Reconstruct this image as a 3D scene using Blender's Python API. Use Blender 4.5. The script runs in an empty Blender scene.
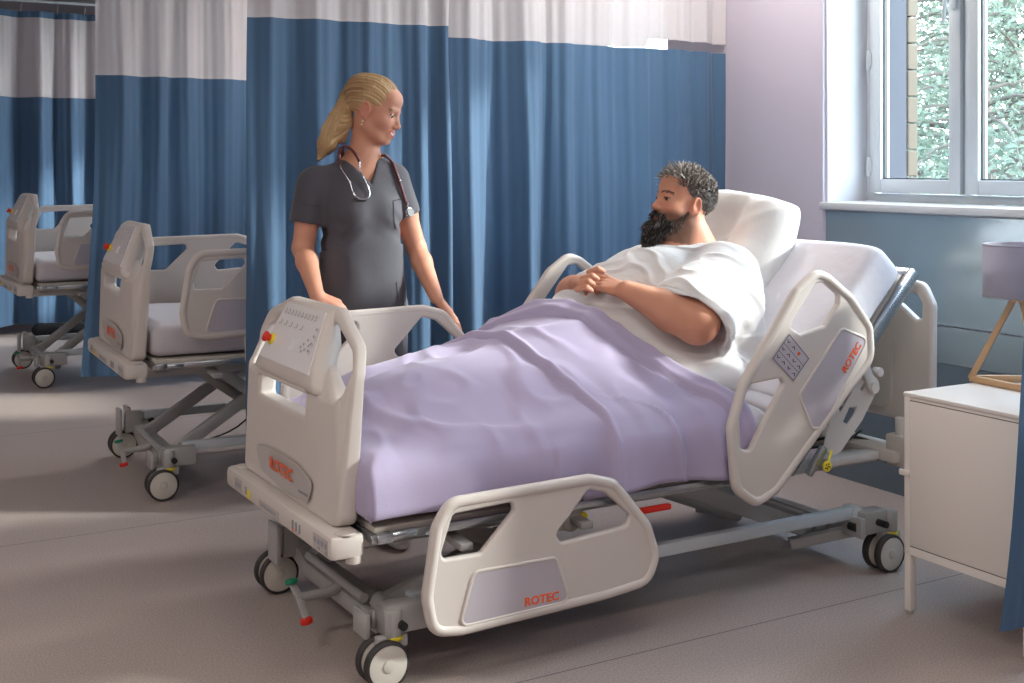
import bpy, bmesh, math, random
import numpy as np
from mathutils import Vector, Matrix, noise as mnoise
R = random.Random(7)
PI = math.pi
scene = bpy.context.scene
COL = scene.collection

# ------------------------------------------------------------------ camera
CAM_H = 1.42
FW = Vector((.5016, .8651, 0)); RT = Vector((.8651, -.5016, 0))
FPX = 1228.0
cd = bpy.data.cameras.new('camera'); cam = bpy.data.objects.new('camera', cd); COL.objects.link(cam)
cd.sensor_width = 36; cd.lens = 36 * FPX / 1024; cd.shift_y = -(341.5 - 165) / 1024
cam.location = (0, 0, CAM_H); cam.rotation_euler = (PI / 2, 0, math.atan2(FW.y, FW.x) - PI / 2)
cd.clip_start = .05; cd.clip_end = 200
scene.camera = cam
vs = scene.view_settings
vs.view_transform = 'Standard'; vs.look = 'None'; vs.gamma = 1; vs.use_curve_mapping = False; vs.exposure = 0.28

def at(x, y, **k):
    """measured photo point -> place on a real plane (u=, w= or z=)"""
    a = (x - 512) / FPX; b = (165 - y) / FPX
    d = FW + RT * a + Vector((0, 0, b))
    if 'u' in k: t = k['u'] / d.x
    elif 'w' in k: t = k['w'] / d.y
    else: t = (k['z'] - CAM_H) / d.z
    return Vector((t * d.x, t * d.y, CAM_H + t * d.z))

# ------------------------------------------------------------------ materials
def lin(c):
    return tuple(((v / 255) / 12.92 if v / 255 <= .04045 else ((v / 255 + .055) / 1.055) ** 2.4) for v in c) + (1,)
MATS = {}
def mat(name, rgb, rough=.5, metal=0, bump=0, bscale=60, var=0, vscale=8, coat=0, sheen=0, sub=0, trans=0, stretch=None, spec=.5, emis=0):
    m = bpy.data.materials.new(name); m.use_nodes = True
    nt = m.node_tree; N = nt.nodes; L = nt.links
    p = N['Principled BSDF']
    p.inputs['Base Color'].default_value = lin(rgb); p.inputs['Roughness'].default_value = rough
    p.inputs['Metallic'].default_value = metal; p.inputs['Coat Weight'].default_value = coat
    p.inputs['Sheen Weight'].default_value = sheen; p.inputs['Specular IOR Level'].default_value = spec
    if sub:
        p.inputs['Subsurface Weight'].default_value = sub; p.inputs['Subsurface Radius'].default_value = (.02, .008, .004)
        p.inputs['Subsurface Scale'].default_value = .3
    if emis:
        p.inputs['Emission Color'].default_value = lin(rgb); p.inputs['Emission Strength'].default_value = emis
    tc = N.new('ShaderNodeTexCoord'); mp = N.new('ShaderNodeMapping'); L.new(tc.outputs['Object'], mp.inputs['Vector'])
    if stretch: mp.inputs['Scale'].default_value = stretch
    if var:
        n = N.new('ShaderNodeTexNoise'); n.inputs['Scale'].default_value = vscale; n.inputs['Detail'].default_value = 3
        L.new(mp.outputs[0], n.inputs['Vector'])
        mx = N.new('ShaderNodeMix'); mx.data_type = 'RGBA'
        c = lin(rgb)
        mx.inputs[6].default_value = tuple(v * (1 - var) for v in c[:3]) + (1,)
        mx.inputs[7].default_value = tuple(min(1, v * (1 + var)) for v in c[:3]) + (1,)
        L.new(n.outputs['Fac'], mx.inputs[0]); L.new(mx.outputs[2], p.inputs['Base Color'])
    if bump:
        n = N.new('ShaderNodeTexNoise'); n.inputs['Scale'].default_value = bscale; n.inputs['Detail'].default_value = 4
        L.new(mp.outputs[0], n.inputs['Vector'])
        b = N.new('ShaderNodeBump'); b.inputs['Strength'].default_value = bump; b.inputs['Distance'].default_value = .01
        L.new(n.outputs['Fac'], b.inputs['Height']); L.new(b.outputs[0], p.inputs['Normal'])
    if trans:
        t = N.new('ShaderNodeBsdfTranslucent'); t.inputs[0].default_value = lin(rgb)
        ms = N.new('ShaderNodeMixShader'); ms.inputs[0].default_value = trans
        L.new(p.outputs[0], ms.inputs[1]); L.new(t.outputs[0], ms.inputs[2]); L.new(ms.outputs[0], N['Material Output'].inputs[0])
        if var: L.new(mx.outputs[2], t.inputs[0])
    MATS[name] = m
    return m
M = MATS
mat('bed_plastic', (208, 199, 192), .38, spec=.4)
mat('panel_lilac', (186, 178, 186), .5)
mat('panel_grey', (182, 175, 171), .45)
mat('control_white', (232, 228, 228), .22)
mat('print_grey', (150, 148, 155), .5)
mat('orange', (240, 98, 40), .5)
mat('red', (215, 40, 25), .4)
mat('green', (15, 130, 95), .4)
mat('yellow', (235, 215, 50), .45)
mat('steel_paint', (178, 176, 174), .42, metal=.25)
mat('zinc', (190, 196, 200), .25, metal=.9)
mat('black_rubber', (55, 52, 52), .6)
mat('black_plastic', (28, 28, 30), .5)
mat('deck_beige', (190, 182, 172), .55)
mat('wheel_white', (205, 200, 190), .45)
mat('hub', (196, 190, 180), .4)
mat('lilac_blanket', (174, 163, 192), .85, bump=.12, bscale=400, sheen=.25)
mat('white_sheet', (222, 218, 224), .8, bump=.15, bscale=30, sheen=.2)
mat('grey_sheet', (196, 190, 196), .8, bump=.15, bscale=30, sheen=.2)
mat('gown', (222, 219, 218), .85, bump=.2, bscale=25, sheen=.2)
mat('pillow', (226, 222, 218), .85, bump=.2, bscale=22, sheen=.2)
mat('scrub', (74, 72, 79), .8, bump=.15, bscale=20, sheen=.15)
mat('tape_dark', (60, 57, 64), .8)
mat('wall_paint', (192, 184, 197), .55, bump=.03, bscale=150)
mat('ceiling_paint', (225, 225, 225), .8)
mat('reveal_white', (226, 226, 230), .5)
mat('frame_alu', (196, 202, 206), .35, metal=.15)
mat('sill_grey', (200, 200, 202), .3)
mat('gasket', (50, 52, 56), .5)
mat('wood', (196, 158, 118), .5, var=.18, vscale=6, stretch=(1, 1, .12))
mat('cabinet_paint', (232, 224, 216), .4, spec=.4)
mat('cab_gap', (120, 112, 108), .6)
mat('lampshade', (186, 180, 190), .8, bump=.2, bscale=250, trans=.35)
mat('maroon', (92, 34, 38), .35, coat=.4)
mat('chrome', (225, 225, 230), .18, metal=1)
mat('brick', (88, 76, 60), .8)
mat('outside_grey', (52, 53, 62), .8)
mat('bark', (92, 84, 76), .9, var=.3)
mat('garden_wall', (160, 162, 158), .8)
mat('outdoor_ground', (120, 124, 116), .9)
mat('lens_white', (255, 250, 240), .5, emis=2.2)
mat('trousers', (74, 71, 78), .85, bump=.1, bscale=20)
mat('shoe', (235, 235, 235), .6)
mat('hair_tie', (45, 35, 35), .7)
mat('black_bag', (18, 18, 22), .8, bump=.2)
mat('pearl', (240, 225, 200), .3)

def attr_mat(name, rough, sub=0, bump=0, bscale=100, stretch=None, spec=.4):
    m = mat(name, (200, 200, 200), rough, sub=sub, bump=bump, bscale=bscale, stretch=stretch, spec=spec)
    a = m.node_tree.nodes.new('ShaderNodeAttribute'); a.attribute_name = 'tint'
    m.node_tree.links.new(a.outputs['Color'], m.node_tree.nodes['Principled BSDF'].inputs['Base Color'])
    return m
attr_mat('skin', .5, sub=.12, bump=.08, bscale=160)
attr_mat('hair_blonde', .38, bump=.7, bscale=60, stretch=(1, 1, .1))
attr_mat('hair_dark', .55)
attr_mat('eye', .12)
attr_mat('leaf', .6)
l_ = MATS['leaf'].node_tree
t_ = l_.nodes.new('ShaderNodeBsdfTranslucent'); ms_ = l_.nodes.new('ShaderNodeMixShader'); ms_.inputs[0].default_value = .4
at_ = [n for n in l_.nodes if n.type == 'ATTRIBUTE'][0]
l_.links.new(at_.outputs['Color'], t_.inputs[0]); l_.links.new(l_.nodes['Principled BSDF'].outputs[0], ms_.inputs[1])
l_.links.new(t_.outputs[0], ms_.inputs[2]); l_.links.new(ms_.outputs[0], l_.nodes['Material Output'].inputs[0])

def glass_mat():
    m = bpy.data.materials.new('glass'); m.use_nodes = True; N = m.node_tree.nodes; L = m.node_tree.links
    N.remove(N['Principled BSDF'])
    t = N.new('ShaderNodeBsdfTransparent'); t.inputs[0].default_value = (.93, .97, .97, 1)
    g = N.new('ShaderNodeBsdfGlossy'); g.inputs['Roughness'].default_value = .02
    lw = N.new('ShaderNodeLayerWeight'); pw = N.new('ShaderNodeMath'); pw.operation = 'POWER'; pw.inputs[1].default_value = 5; L.new(lw.outputs['Facing'], pw.inputs[0])
    f = N.new('ShaderNodeMath'); f.operation = 'MULTIPLY_ADD'; f.inputs[1].default_value = .7; f.inputs[2].default_value = .03; L.new(pw.outputs[0], f.inputs[0])
    ms = N.new('ShaderNodeMixShader'); L.new(f.outputs[0], ms.inputs[0]); L.new(t.outputs[0], ms.inputs[1]); L.new(g.outputs[0], ms.inputs[2])
    L.new(ms.outputs[0], N['Material Output'].inputs[0]); MATS['glass'] = m
glass_mat()

def curtain_mat(name, rgb, trans, alpha=None, weave=.35, cell=.008):
    m = mat(name, rgb, .75, sheen=.15); nt = m.node_tree; N = nt.nodes; L = nt.links; p = N['Principled BSDF']
    uv = N.new('ShaderNodeUVMap'); uv.uv_map = 'UVMap'
    def wave(axis):
        s = N.new('ShaderNodeSeparateXYZ'); L.new(uv.outputs[0], s.inputs[0])
        mu = N.new('ShaderNodeMath'); mu.operation = 'MULTIPLY'; mu.inputs[1].default_value = 2 * PI / cell; L.new(s.outputs[axis], mu.inputs[0])
        si = N.new('ShaderNodeMath'); si.operation = 'SINE'; L.new(mu.outputs[0], si.inputs[0]); return si
    a, b = wave(0), wave(1)
    mul = N.new('ShaderNodeMath'); mul.operation = 'MULTIPLY'; L.new(a.outputs[0], mul.inputs[0]); L.new(b.outputs[0], mul.inputs[1])
    bp = N.new('ShaderNodeBump'); bp.inputs['Strength'].default_value = weave; bp.inputs['Distance'].default_value = .002
    L.new(mul.outputs[0], bp.inputs['Height']); L.new(bp.outputs[0], p.inputs['Normal'])
    t = N.new('ShaderNodeBsdfTranslucent'); t.inputs[0].default_value = tuple(min(1, v * 1.3) for v in lin(rgb)[:3]) + (1,)
    ms = N.new('ShaderNodeMixShader'); ms.inputs[0].default_value = trans
    L.new(p.outputs[0], ms.inputs[1]); L.new(t.outputs[0], ms.inputs[2])
    out = ms
    if alpha is not None:
        tr = N.new('ShaderNodeBsdfTransparent'); m2 = N.new('ShaderNodeMixShader')
        # holes of the net: where the product of the two waves is high
        gt = N.new('ShaderNodeMath'); gt.operation = 'ABSOLUTE'; L.new(mul.outputs[0], gt.inputs[0])
        g2 = N.new('ShaderNodeMath'); g2.operation = 'LESS_THAN'; g2.inputs[1].default_value = alpha; L.new(gt.outputs[0], g2.inputs[0])
        L.new(g2.outputs[0], m2.inputs[0]); L.new(tr.outputs[0], m2.inputs[1]); L.new(ms.outputs[0], m2.inputs[2]); out = m2
    L.new(out.outputs[0], N['Material Output'].inputs[0]); return m
curtain_mat('curtain_blue', (70, 100, 130), .15, weave=.12)
curtain_mat('curtain_net', (200, 194, 196), .22, alpha=.985, cell=.007)

def floor_mat():
    m = mat('floor_vinyl', (160, 152, 150), .42, spec=.35); nt = m.node_tree; N = nt.nodes; L = nt.links; p = N['Principled BSDF']
    g = N.new('ShaderNodeNewGeometry')
    v = N.new('ShaderNodeTexNoise'); v.inputs['Scale'].default_value = 170; v.inputs['Detail'].default_value = 2; L.new(g.outputs['Position'], v.inputs['Vector'])
    cr = N.new('ShaderNodeValToRGB'); cr.color_ramp.elements[0].position = .35; cr.color_ramp.elements[1].position = .65
    cr.color_ramp.elements[0].color = lin((158, 144, 138)); cr.color_ramp.elements[1].color = lin((186, 172, 165))
    L.new(v.outputs['Fac'], cr.inputs[0])
    s = N.new('ShaderNodeSeparateXYZ'); L.new(g.outputs['Position'], s.inputs[0])
    a = N.new('ShaderNodeMath'); a.operation = 'SUBTRACT'; a.inputs[1].default_value = 2.906; L.new(s.outputs[1], a.inputs[0])
    md = N.new('ShaderNodeMath'); md.operation = 'PINGPONG'; md.inputs[1].default_value = 1.0; L.new(a.outputs[0], md.inputs[0])
    lt = N.new('ShaderNodeMath'); lt.operation = 'LESS_THAN'; lt.inputs[1].default_value = .0022; L.new(md.outputs[0], lt.inputs[0])
    mx = N.new('ShaderNodeMix'); mx.data_type = 'RGBA'; L.new(lt.outputs[0], mx.inputs[0]); L.new(cr.outputs[0], mx.inputs[6]); mx.inputs[7].default_value = lin((92, 86, 84))
    L.new(mx.outputs[2], p.inputs['Base Color'])
floor_mat()
mat('panel_gloss', (160, 172, 176), .2, metal=.45, spec=.9, coat=.6)
mat('lower_gloss', (104, 116, 126), .3)

# ------------------------------------------------------------------ object helpers
def prop(o, label=None, cat=None, group=None, kind=None):
    if label: o['label'] = label
    if cat: o['category'] = cat
    if group: o['group'] = group
    if kind: o['kind'] = kind
    return o
def empty(name, loc, label=None, cat=None, group=None, rz=0):
    o = bpy.data.objects.new(name, None); COL.objects.link(o); o.location = loc; o.rotation_euler[2] = rz
    return prop(o, label, cat, group)
def link(name, me, m, parent=None, loc=None, smooth=True):
    o = bpy.data.objects.new(name, me); COL.objects.link(o)
    if m is not None:
        me.materials.clear(); me.materials.append(MATS[m] if isinstance(m, str) else m)
    if parent is not None: o.parent = parent
    if loc is not None: o.location = loc
    if smooth: me.shade_smooth()
    return o
def mesh(name, V, F):
    me = bpy.data.meshes.new(name); me.from_pydata([tuple(v) for v in V], [], F); me.update(); return me

class MB:
    """collects shapes of ONE part"""
    def __init__(s, off=(0, 0, 0)): s.V = []; s.F = []; s.off = Vector(off)
    def add(s, V, F):
        n = len(s.V); s.V += [Vector(v) for v in V]; s.F += [tuple(i + n for i in f) for f in F]; return s
    def box(s, x0, x1, y0, y1, z0, z1, b=.004, rot=None, piv=None):
        bm = bmesh.new(); bmesh.ops.create_cube(bm, size=1)
        for v in bm.verts: v.co = Vector(((x0 + x1) / 2 + v.co.x * (x1 - x0), (y0 + y1) / 2 + v.co.y * (y1 - y0), (z0 + z1) / 2 + v.co.z * (z1 - z0)))
        if b: bmesh.ops.bevel(bm, geom=bm.edges[:], offset=min(b, .49 * min(abs(x1 - x0), abs(y1 - y0), abs(z1 - z0))), segments=2, profile=.5, affect='EDGES')
        bm.verts.index_update()
        V = [v.co.copy() for v in bm.verts]
        if rot is not None:
            piv = Vector(piv); V = [rot @ (v - piv) + piv for v in V]
        s.add(V, [tuple(v.index for v in f.verts) for f in bm.faces]); bm.free(); return s
    def beam(s, a, b, wd, ht, bev=.003, up=Vector((0, 0, 1))):
        a = Vector(a); b = Vector(b); d = (b - a); L = d.length; d.normalize()
        sd = d.cross(up).normalized(); u = sd.cross(d)
        bm = bmesh.new(); bmesh.ops.create_cube(bm, size=1)
        for v in bm.verts: v.co = Vector((v.co.x * L, v.co.y * wd, v.co.z * ht))
        bmesh.ops.bevel(bm, geom=bm.edges[:], offset=bev, segments=2, profile=.5, affect='EDGES')
        bm.verts.index_update(); c = (a + b) / 2
        s.add([c + d * v.co.x + sd * v.co.y + u * v.co.z for v in bm.verts], [tuple(v.index for v in f.verts) for f in bm.faces]); bm.free(); return s
    def tube(s, P, r, n=10, closed=False, cap=True):
        P = [Vector(p) for p in P]; k = len(P); rr = r if isinstance(r, (list, tuple)) else [r] * k
        T = []
        for i in range(k):
            a = P[(i - 1) % k] if (i > 0 or closed) else P[0]; b = P[(i + 1) % k] if (i < k - 1 or closed) else P[-1]
            t = (b - a); T.append(t.normalized() if t.length > 1e-9 else Vector((0, 0, 1)))
        nrm = T[0].orthogonal().normalized(); V = []
        for i in range(k):
            nrm = (nrm - T[i] * nrm.dot(T[i])); nrm = nrm.normalized() if nrm.length > 1e-6 else T[i].orthogonal().normalized()
            bn = T[i].cross(nrm)
            for j in range(n):
                a = 2 * PI * j / n; V.append(P[i] + (nrm * math.cos(a) + bn * math.sin(a)) * rr[i])
        F = []
        for i in range(k if closed else k - 1):
            i2 = (i + 1) % k
            # closed loops may twist: find best offset
            off = 0
            if closed and i == k - 1:
                off = min(range(n), key=lambda o: (V[i * n] - V[i2 * n + o]).length)
            for j in range(n):
                F.append((i * n + j, i * n + (j + 1) % n, i2 * n + (j + 1 + off) % n, i2 * n + (j + off) % n))
        if cap and not closed: F.append(tuple(range(n - 1, -1, -1))); F.append(tuple((k - 1) * n + j for j in range(n)))
        return s.add(V, F)
    def cyl(s, a, b, r, n=24, r2=None, bev=.0):
        a = Vector(a); b = Vector(b); r2 = r if r2 is None else r2
        if bev:
            d = (b - a).normalized() * bev
            return s.tube([a, a + d * .3, a + d, b - d, b - d * .3, b], [r - bev, r - bev * .3, r, r2, r2 - bev * .3, r2 - bev], n)
        return s.tube([a, b], [r, r2], n)
    def sphere(s, c, r, n=12, sc=(1, 1, 1)):
        c = Vector(c); V = []; F = []
        for i in range(n + 1):
            t = PI * i / n
            for j in range(n * 2):
                p = PI * j / n; V.append(c + Vector((r * math.sin(t) * math.cos(p) * sc[0], r * math.sin(t) * math.sin(p) * sc[1], r * math.cos(t) * sc[2])))
        m = n * 2
        for i in range(n):
            for j in range(m): F.append((i * m + j, (i + 1) * m + j, (i + 1) * m + (j + 1) % m, i * m + (j + 1) % m))
        return s.add(V, F)
    def me(s, me, fn=None):
        return s.add([fn(v.co) if fn else v.co for v in me.vertices], [tuple(p.vertices) for p in me.polygons])
    def build(s, name, m, parent=None, smooth=True, angle=40):
        me = mesh(name, [v - s.off for v in s.V], s.F)
        bm = bmesh.new(); bm.from_mesh(me); bmesh.ops.recalc_face_normals(bm, faces=bm.faces)
        if smooth:
            for e in bm.edges:
                if len(e.link_faces) == 2 and e.calc_face_angle(0) > math.radians(angle): e.smooth = False
        bm.to_mesh(me); bm.free()
        return link(name, me, m, parent, smooth=smooth)

def fillet(P, r, n=6):
    """round the corners of a 2D polygon"""
    out = []; k = len(P); rs = r if isinstance(r, (list, tuple)) else [r] * k
    for i in range(k):
        p = Vector(P[i]).to_2d(); a = Vector(P[i - 1]).to_2d(); b = Vector(P[(i + 1) % k]).to_2d()
        da = (a - p); db = (b - p); la, lb = da.length, db.length; da.normalize(); db.normalize()
        ang = da.angle(db) if la > 0 and lb > 0 else PI
        t = min(rs[i] / max(math.tan(ang / 2), .05), la * .48, lb * .48)
        p0 = p + da * t; p1 = p + db * t
        for j in range(n + 1):
            s = j / n; out.append(p0 * (1 - s) ** 2 + p * 2 * s * (1 - s) + p1 * s * s)
    return out
def plate(outline, holes, thick, bev, res=3):
    """flat plate with holes and rounded rim, in local XY, thickness along Z"""
    cu = bpy.data.curves.new('c', 'CURVE'); cu.dimensions = '2D'; cu.fill_mode = 'BOTH'
    cu.extrude = max(thick / 2 - bev, 0); cu.bevel_depth = bev; cu.bevel_resolution = res; cu.offset = -bev
    for poly in [outline] + holes:
        sp = cu.splines.new('POLY'); sp.points.add(len(poly) - 1); sp.use_cyclic_u = True
        for q, p in zip(sp.points, poly): q.co = (p[0], p[1], 0, 1)
    o = bpy.data.objects.new('c', cu); COL.objects.link(o)
    dg = bpy.context.evaluated_depsgraph_get(); me = bpy.data.meshes.new_from_object(o.evaluated_get(dg))
    bpy.data.objects.remove(o); bpy.data.curves.remove(cu); return me
def text_mesh(txt, size, depth=.0008, bold=.0):
    cu = bpy.data.curves.new('t', 'FONT'); cu.body = txt; cu.size = size; cu.extrude = depth; cu.offset = bold; cu.align_x = 'CENTER'; cu.align_y = 'CENTER'
    cu.resolution_u = 3
    o = bpy.data.objects.new('t', cu); COL.objects.link(o)
    dg = bpy.context.evaluated_depsgraph_get(); me = bpy.data.meshes.new_from_object(o.evaluated_get(dg))
    bpy.data.objects.remove(o); bpy.data.curves.remove(cu); return me
def frame_fn(o, X, Y):
    o = Vector(o); X = Vector(X).normalized(); Y = Vector(Y).normalized(); Z = X.cross(Y)
    return lambda c: o + X * c[0] + Y * c[1] + Z * c[2]
def catmull(P, n=6):
    P = [Vector(p) for p in P]; out = []
    for i in range(len(P) - 1):
        p0 = P[max(i - 1, 0)]; p1 = P[i]; p2 = P[i + 1]; p3 = P[min(i + 2, len(P) - 1)]
        for j in range(n):
            t = j / n; out.append(.5 * ((2 * p1) + (p2 - p0) * t + (2 * p0 - 5 * p1 + 4 * p2 - p3) * t * t + (3 * p1 - p0 - 3 * p2 + p3) * t ** 3))
    out.append(P[-1]); return out
def interp(x, T):
    if x <= T[0][0]: return T[0][1]
    for (a, b), (c, d) in zip(T, T[1:]):
        if x <= c: return b + (d - b) * (x - a) / (c - a)
    return T[-1][1]
def smooth_interp(x, T):
    if x <= T[0][0]: return T[0][1]
    if x >= T[-1][0]: return T[-1][1]
    for i in range(len(T) - 1):
        if x <= T[i + 1][0]:
            x0, y0 = T[i]; x1, y1 = T[i + 1]; h = x1 - x0
            m0 = (T[i + 1][1] - T[i - 1][1]) / (T[i + 1][0] - T[i - 1][0]) if i > 0 else (y1 - y0) / h
            m1 = (T[i + 2][1] - T[i][1]) / (T[i + 2][0] - T[i][0]) if i < len(T) - 2 else (y1 - y0) / h
            t = (x - x0) / h
            return (2 * t ** 3 - 3 * t * t + 1) * y0 + (t ** 3 - 2 * t * t + t) * h * m0 + (-2 * t ** 3 + 3 * t * t) * y1 + (t ** 3 - t * t) * h * m1
def grid_mesh(name, P, uv=None, closed_u=False):
    """P[i][j] points"""
    n, m = len(P), len(P[0]); V = [p for r in P for p in r]; F = []
    for i in range(n - (0 if closed_u else 1)):
        for j in range(m - 1):
            i2 = (i + 1) % n; F.append((i * m + j, i2 * m + j, i2 * m + j + 1, i * m + j + 1))
    me = mesh(name, V, F)
    if uv:
        l = me.uv_layers.new(name='UVMap'); U = [q for r in uv for q in r]
        arr = np.empty(len(me.loops), dtype=np.int32); me.loops.foreach_get('vertex_index', arr)
        l.data.foreach_set('uv', np.array(U, dtype=np.float32)[arr].ravel())
    return me
def tint(me, cols):
    a = me.color_attributes.new('tint', 'FLOAT_COLOR', 'POINT'); c = np.ones((len(me.vertices), 4), dtype=np.float32); c[:, :3] = cols
    a.data.foreach_set('color', c.ravel())

# ------------------------------------------------------------------ implicit bodies -> one continuous surface
class Body:
    def __init__(s, lo, hi, h):
        s.lo = np.array(lo, float); s.h = h; s.n = np.ceil((np.array(hi) - s.lo) / h).astype(int) + 1
        s.D = np.full(tuple(s.n), 1.0, dtype=np.float32)
    def _win(s, lo, hi):
        a = np.clip(np.floor((lo - s.lo) / s.h).astype(int), 0, s.n); b = np.clip(np.ceil((hi - s.lo) / s.h).astype(int) + 1, 0, s.n)
        if (b <= a).any(): return None
        ax = [(s.lo[i] + s.h * np.arange(a[i], b[i])).astype(np.float32) for i in range(3)]
        return tuple(slice(a[i], b[i]) for i in range(3)), ax[0][:, None, None], ax[1][None, :, None], ax[2][None, None, :]
    def _mix(s, sl, d, k, op):
        D = s.D[sl]
        if op == 'add':
            h = np.maximum(k - np.abs(D - d), 0) / k; s.D[sl] = np.minimum(D, d) - h * h * k * .25
        else:
            d = -d; h = np.maximum(k - np.abs(D - d), 0) / k; s.D[sl] = np.maximum(D, d) + h * h * k * .25
    def cone(s, a, b, r1, r2=None, k=.02, op='add', sc=None):
        r2 = r1 if r2 is None else r2; a = np.array(a, float); b = np.array(b, float); m = max(r1, r2) + k + .01
        w = s._win(np.minimum(a, b) - m, np.maximum(a, b) + m)
        if w is None: return s
        sl, X, Y, Z = w; d = b - a; L2 = float((d * d).sum()) + 1e-12
        px, py, pz = X - a[0], Y - a[1], Z - a[2]
        t = np.clip((px * d[0] + py * d[1] + pz * d[2]) / L2, 0, 1)
        q = np.sqrt((px - t * d[0]) ** 2 + (py - t * d[1]) ** 2 + (pz - t * d[2]) ** 2) - (r1 + (r2 - r1) * t)
        s._mix(sl, q.astype(np.float32), k, op); return s
    def chain(s, P, r, k=.02):
        for i in range(len(P) - 1): s.cone(P[i], P[i + 1], r[i], r[i + 1], k)
        return s
    def ell(s, c, r, k=.02, op='add', rot=None):
        c = np.array(c, float); r = np.array(r, float); m = r.max() + k + .01
        w = s._win(c - m, c + m)
        if w is None: return s
        sl, X, Y, Z = w; px, py, pz = X - c[0], Y - c[1], Z - c[2]
        if rot is not None:
            Q = np.array(rot)   # rows = local axes
            px, py, pz = [Q[i][0] * px + Q[i][1] * py + Q[i][2] * pz for i in range(3)]
        k0 = np.sqrt((px / r[0]) ** 2 + (py / r[1]) ** 2 + (pz / r[2]) ** 2) + 1e-6
        k1 = np.sqrt((px / r[0] ** 2) ** 2 + (py / r[1] ** 2) ** 2 + (pz / r[2] ** 2) ** 2) + 1e-6
        s._mix(sl, (k0 * (k0 - 1) / k1).astype(np.float32), k, op); return s
    def field(s, lo, hi, fn, k=.01, op='sub'):
        w = s._win(np.array(lo, float), np.array(hi, float)); sl, X, Y, Z = w
        s._mix(sl, np.broadcast_to(fn(X, Y, Z), s.D[sl].shape).astype(np.float32), k, op); return s
    def mesh(s, name, post=None, smooth=0):
        D = s.D; D[0] = D[-1] = 1; D[:, 0] = D[:, -1] = 1; D[:, :, 0] = D[:, :, -1] = 1
        I = D < 0; nx, ny, nz = D.shape
        cnt = np.zeros((nx - 1, ny - 1, nz - 1), dtype=np.int8)
        for dx in (0, 1):
            for dy in (0, 1):
                for dz in (0, 1): cnt += I[dx:nx - 1 + dx, dy:ny - 1 + dy, dz:nz - 1 + dz]
        act = (cnt > 0) & (cnt < 8); ii, jj, kk = np.nonzero(act); n = len(ii)
        idx = np.full(act.shape, -1, dtype=np.int32); idx[ii, jj, kk] = np.arange(n)
        C = {(a, b, c): D[ii + a, jj + b, kk + c] for a in (0, 1) for b in (0, 1) for c in (0, 1)}
        pos = np.zeros((n, 3)); num = np.zeros(n)
        keys = list(C)
        for p in keys:
            for ax in range(3):
                if p[ax] == 0:
                    q = list(p); q[ax] = 1; q = tuple(q); A, B = C[p], C[q]; m = (A < 0) != (B < 0)
                    t = np.where(m, A / np.where(m, A - B, 1), 0)
                    e = np.array(p, float)[None, :].repeat(n, 0); e[:, ax] += t; pos += e * m[:, None]; num += m
        pos = pos / num[:, None] + np.stack([ii, jj, kk], 1); V = s.lo + pos * s.h
        F = []
        for ax in range(3):
            sA = [slice(None)] * 3; sB = [slice(None)] * 3; sA[ax] = slice(0, -1); sB[ax] = slice(1, None)
            A = I[tuple(sA)]; B = I[tuple(sB)]; cr = np.nonzero(A != B); fl = A[cr]
            c = [np.array(x) for x in cr]; o = [a for a in range(3) if a != ax]
            ok = (c[o[0]] > 0) & (c[o[1]] > 0) & (c[o[0]] < D.shape[o[0]] - 1) & (c[o[1]] < D.shape[o[1]] - 1)
            c = [x[ok] for x in c]; fl = fl[ok]
            def g(d0, d1):
                q = [x.copy() for x in c]; q[o[0]] -= d0; q[o[1]] -= d1; return idx[q[0], q[1], q[2]]
            quad = np.stack([g(1, 1), g(0, 1), g(0, 0), g(1, 0)], 1)
            rev = fl if ax != 1 else ~fl
            quad[~rev] = quad[~rev][:, ::-1]; F.append(quad)
        F = np.concatenate(F)
        for _ in range(smooth):
            S = np.zeros_like(V); W = np.zeros(len(V))
            for a, b in ((0, 1), (1, 2), (2, 3), (3, 0)):
                np.add.at(S, F[:, a], V[F[:, b]]); np.add.at(S, F[:, b], V[F[:, a]]); np.add.at(W, F[:, a], 1); np.add.at(W, F[:, b], 1)
            V = .5 * V + .5 * S / W[:, None]
        me = bpy.data.meshes.new(name); me.vertices.add(len(V)); me.vertices.foreach_set('co', V.astype(np.float32).ravel())
        me.loops.add(len(F) * 4); me.loops.foreach_set('vertex_index', F.astype(np.int32).ravel())
        me.polygons.add(len(F)); me.polygons.foreach_set('loop_start', np.arange(0, len(F) * 4, 4, dtype=np.int32))
        try: me.polygons.foreach_set('loop_total', np.full(len(F), 4, dtype=np.int32))
        except Exception: pass
        me.update(calc_edges=True); me.validate()
        return me, V
def vnormals(me):
    n = np.empty(len(me.vertices) * 3, dtype=np.float32); me.vertices.foreach_get('normal', n); return n.reshape(-1, 3)
def displace(me, V, fn):
    """fn(Vector)->amount along normal"""
    N = vnormals(me); d = np.array([fn(Vector(v)) for v in V]); V2 = V + N * d[:, None]
    me.vertices.foreach_set('co', V2.astype(np.float32).ravel()); me.update(); return V2

# ================================================================== ROOM
def struct(name, mb, m, **k):
    o = mb.build(name, m, **k); o['kind'] = 'structure'; return o
UW = 4.1                                   # plane of the window wall
W0, W1, U0, HC = -2.6, 13.2, -4.2, 2.98
struct('floor', MB().box(U0 - .1, UW + .4, W0 - .1, W1 + .1, -.1, 0, b=0), 'floor_vinyl', smooth=False)
struct('ceiling', MB().box(U0 - .1, UW + .4, W0 - .1, W1 + .1, HC, HC + .1, b=0), 'ceiling_paint', smooth=False)
struct('wall_back', MB().box(U0 - .1, UW + .4, W1, W1 + .1, 0, HC, b=0), 'wall_paint', smooth=False)
struct('wall_near', MB().box(U0 - .1, UW + .4, W0 - .1, W0, 0, HC, b=0), 'wall_paint', smooth=False)
struct('wall_left', MB().box(U0 - .1, U0, W0, W1, 0, HC, b=0), 'wall_paint', smooth=False)
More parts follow.
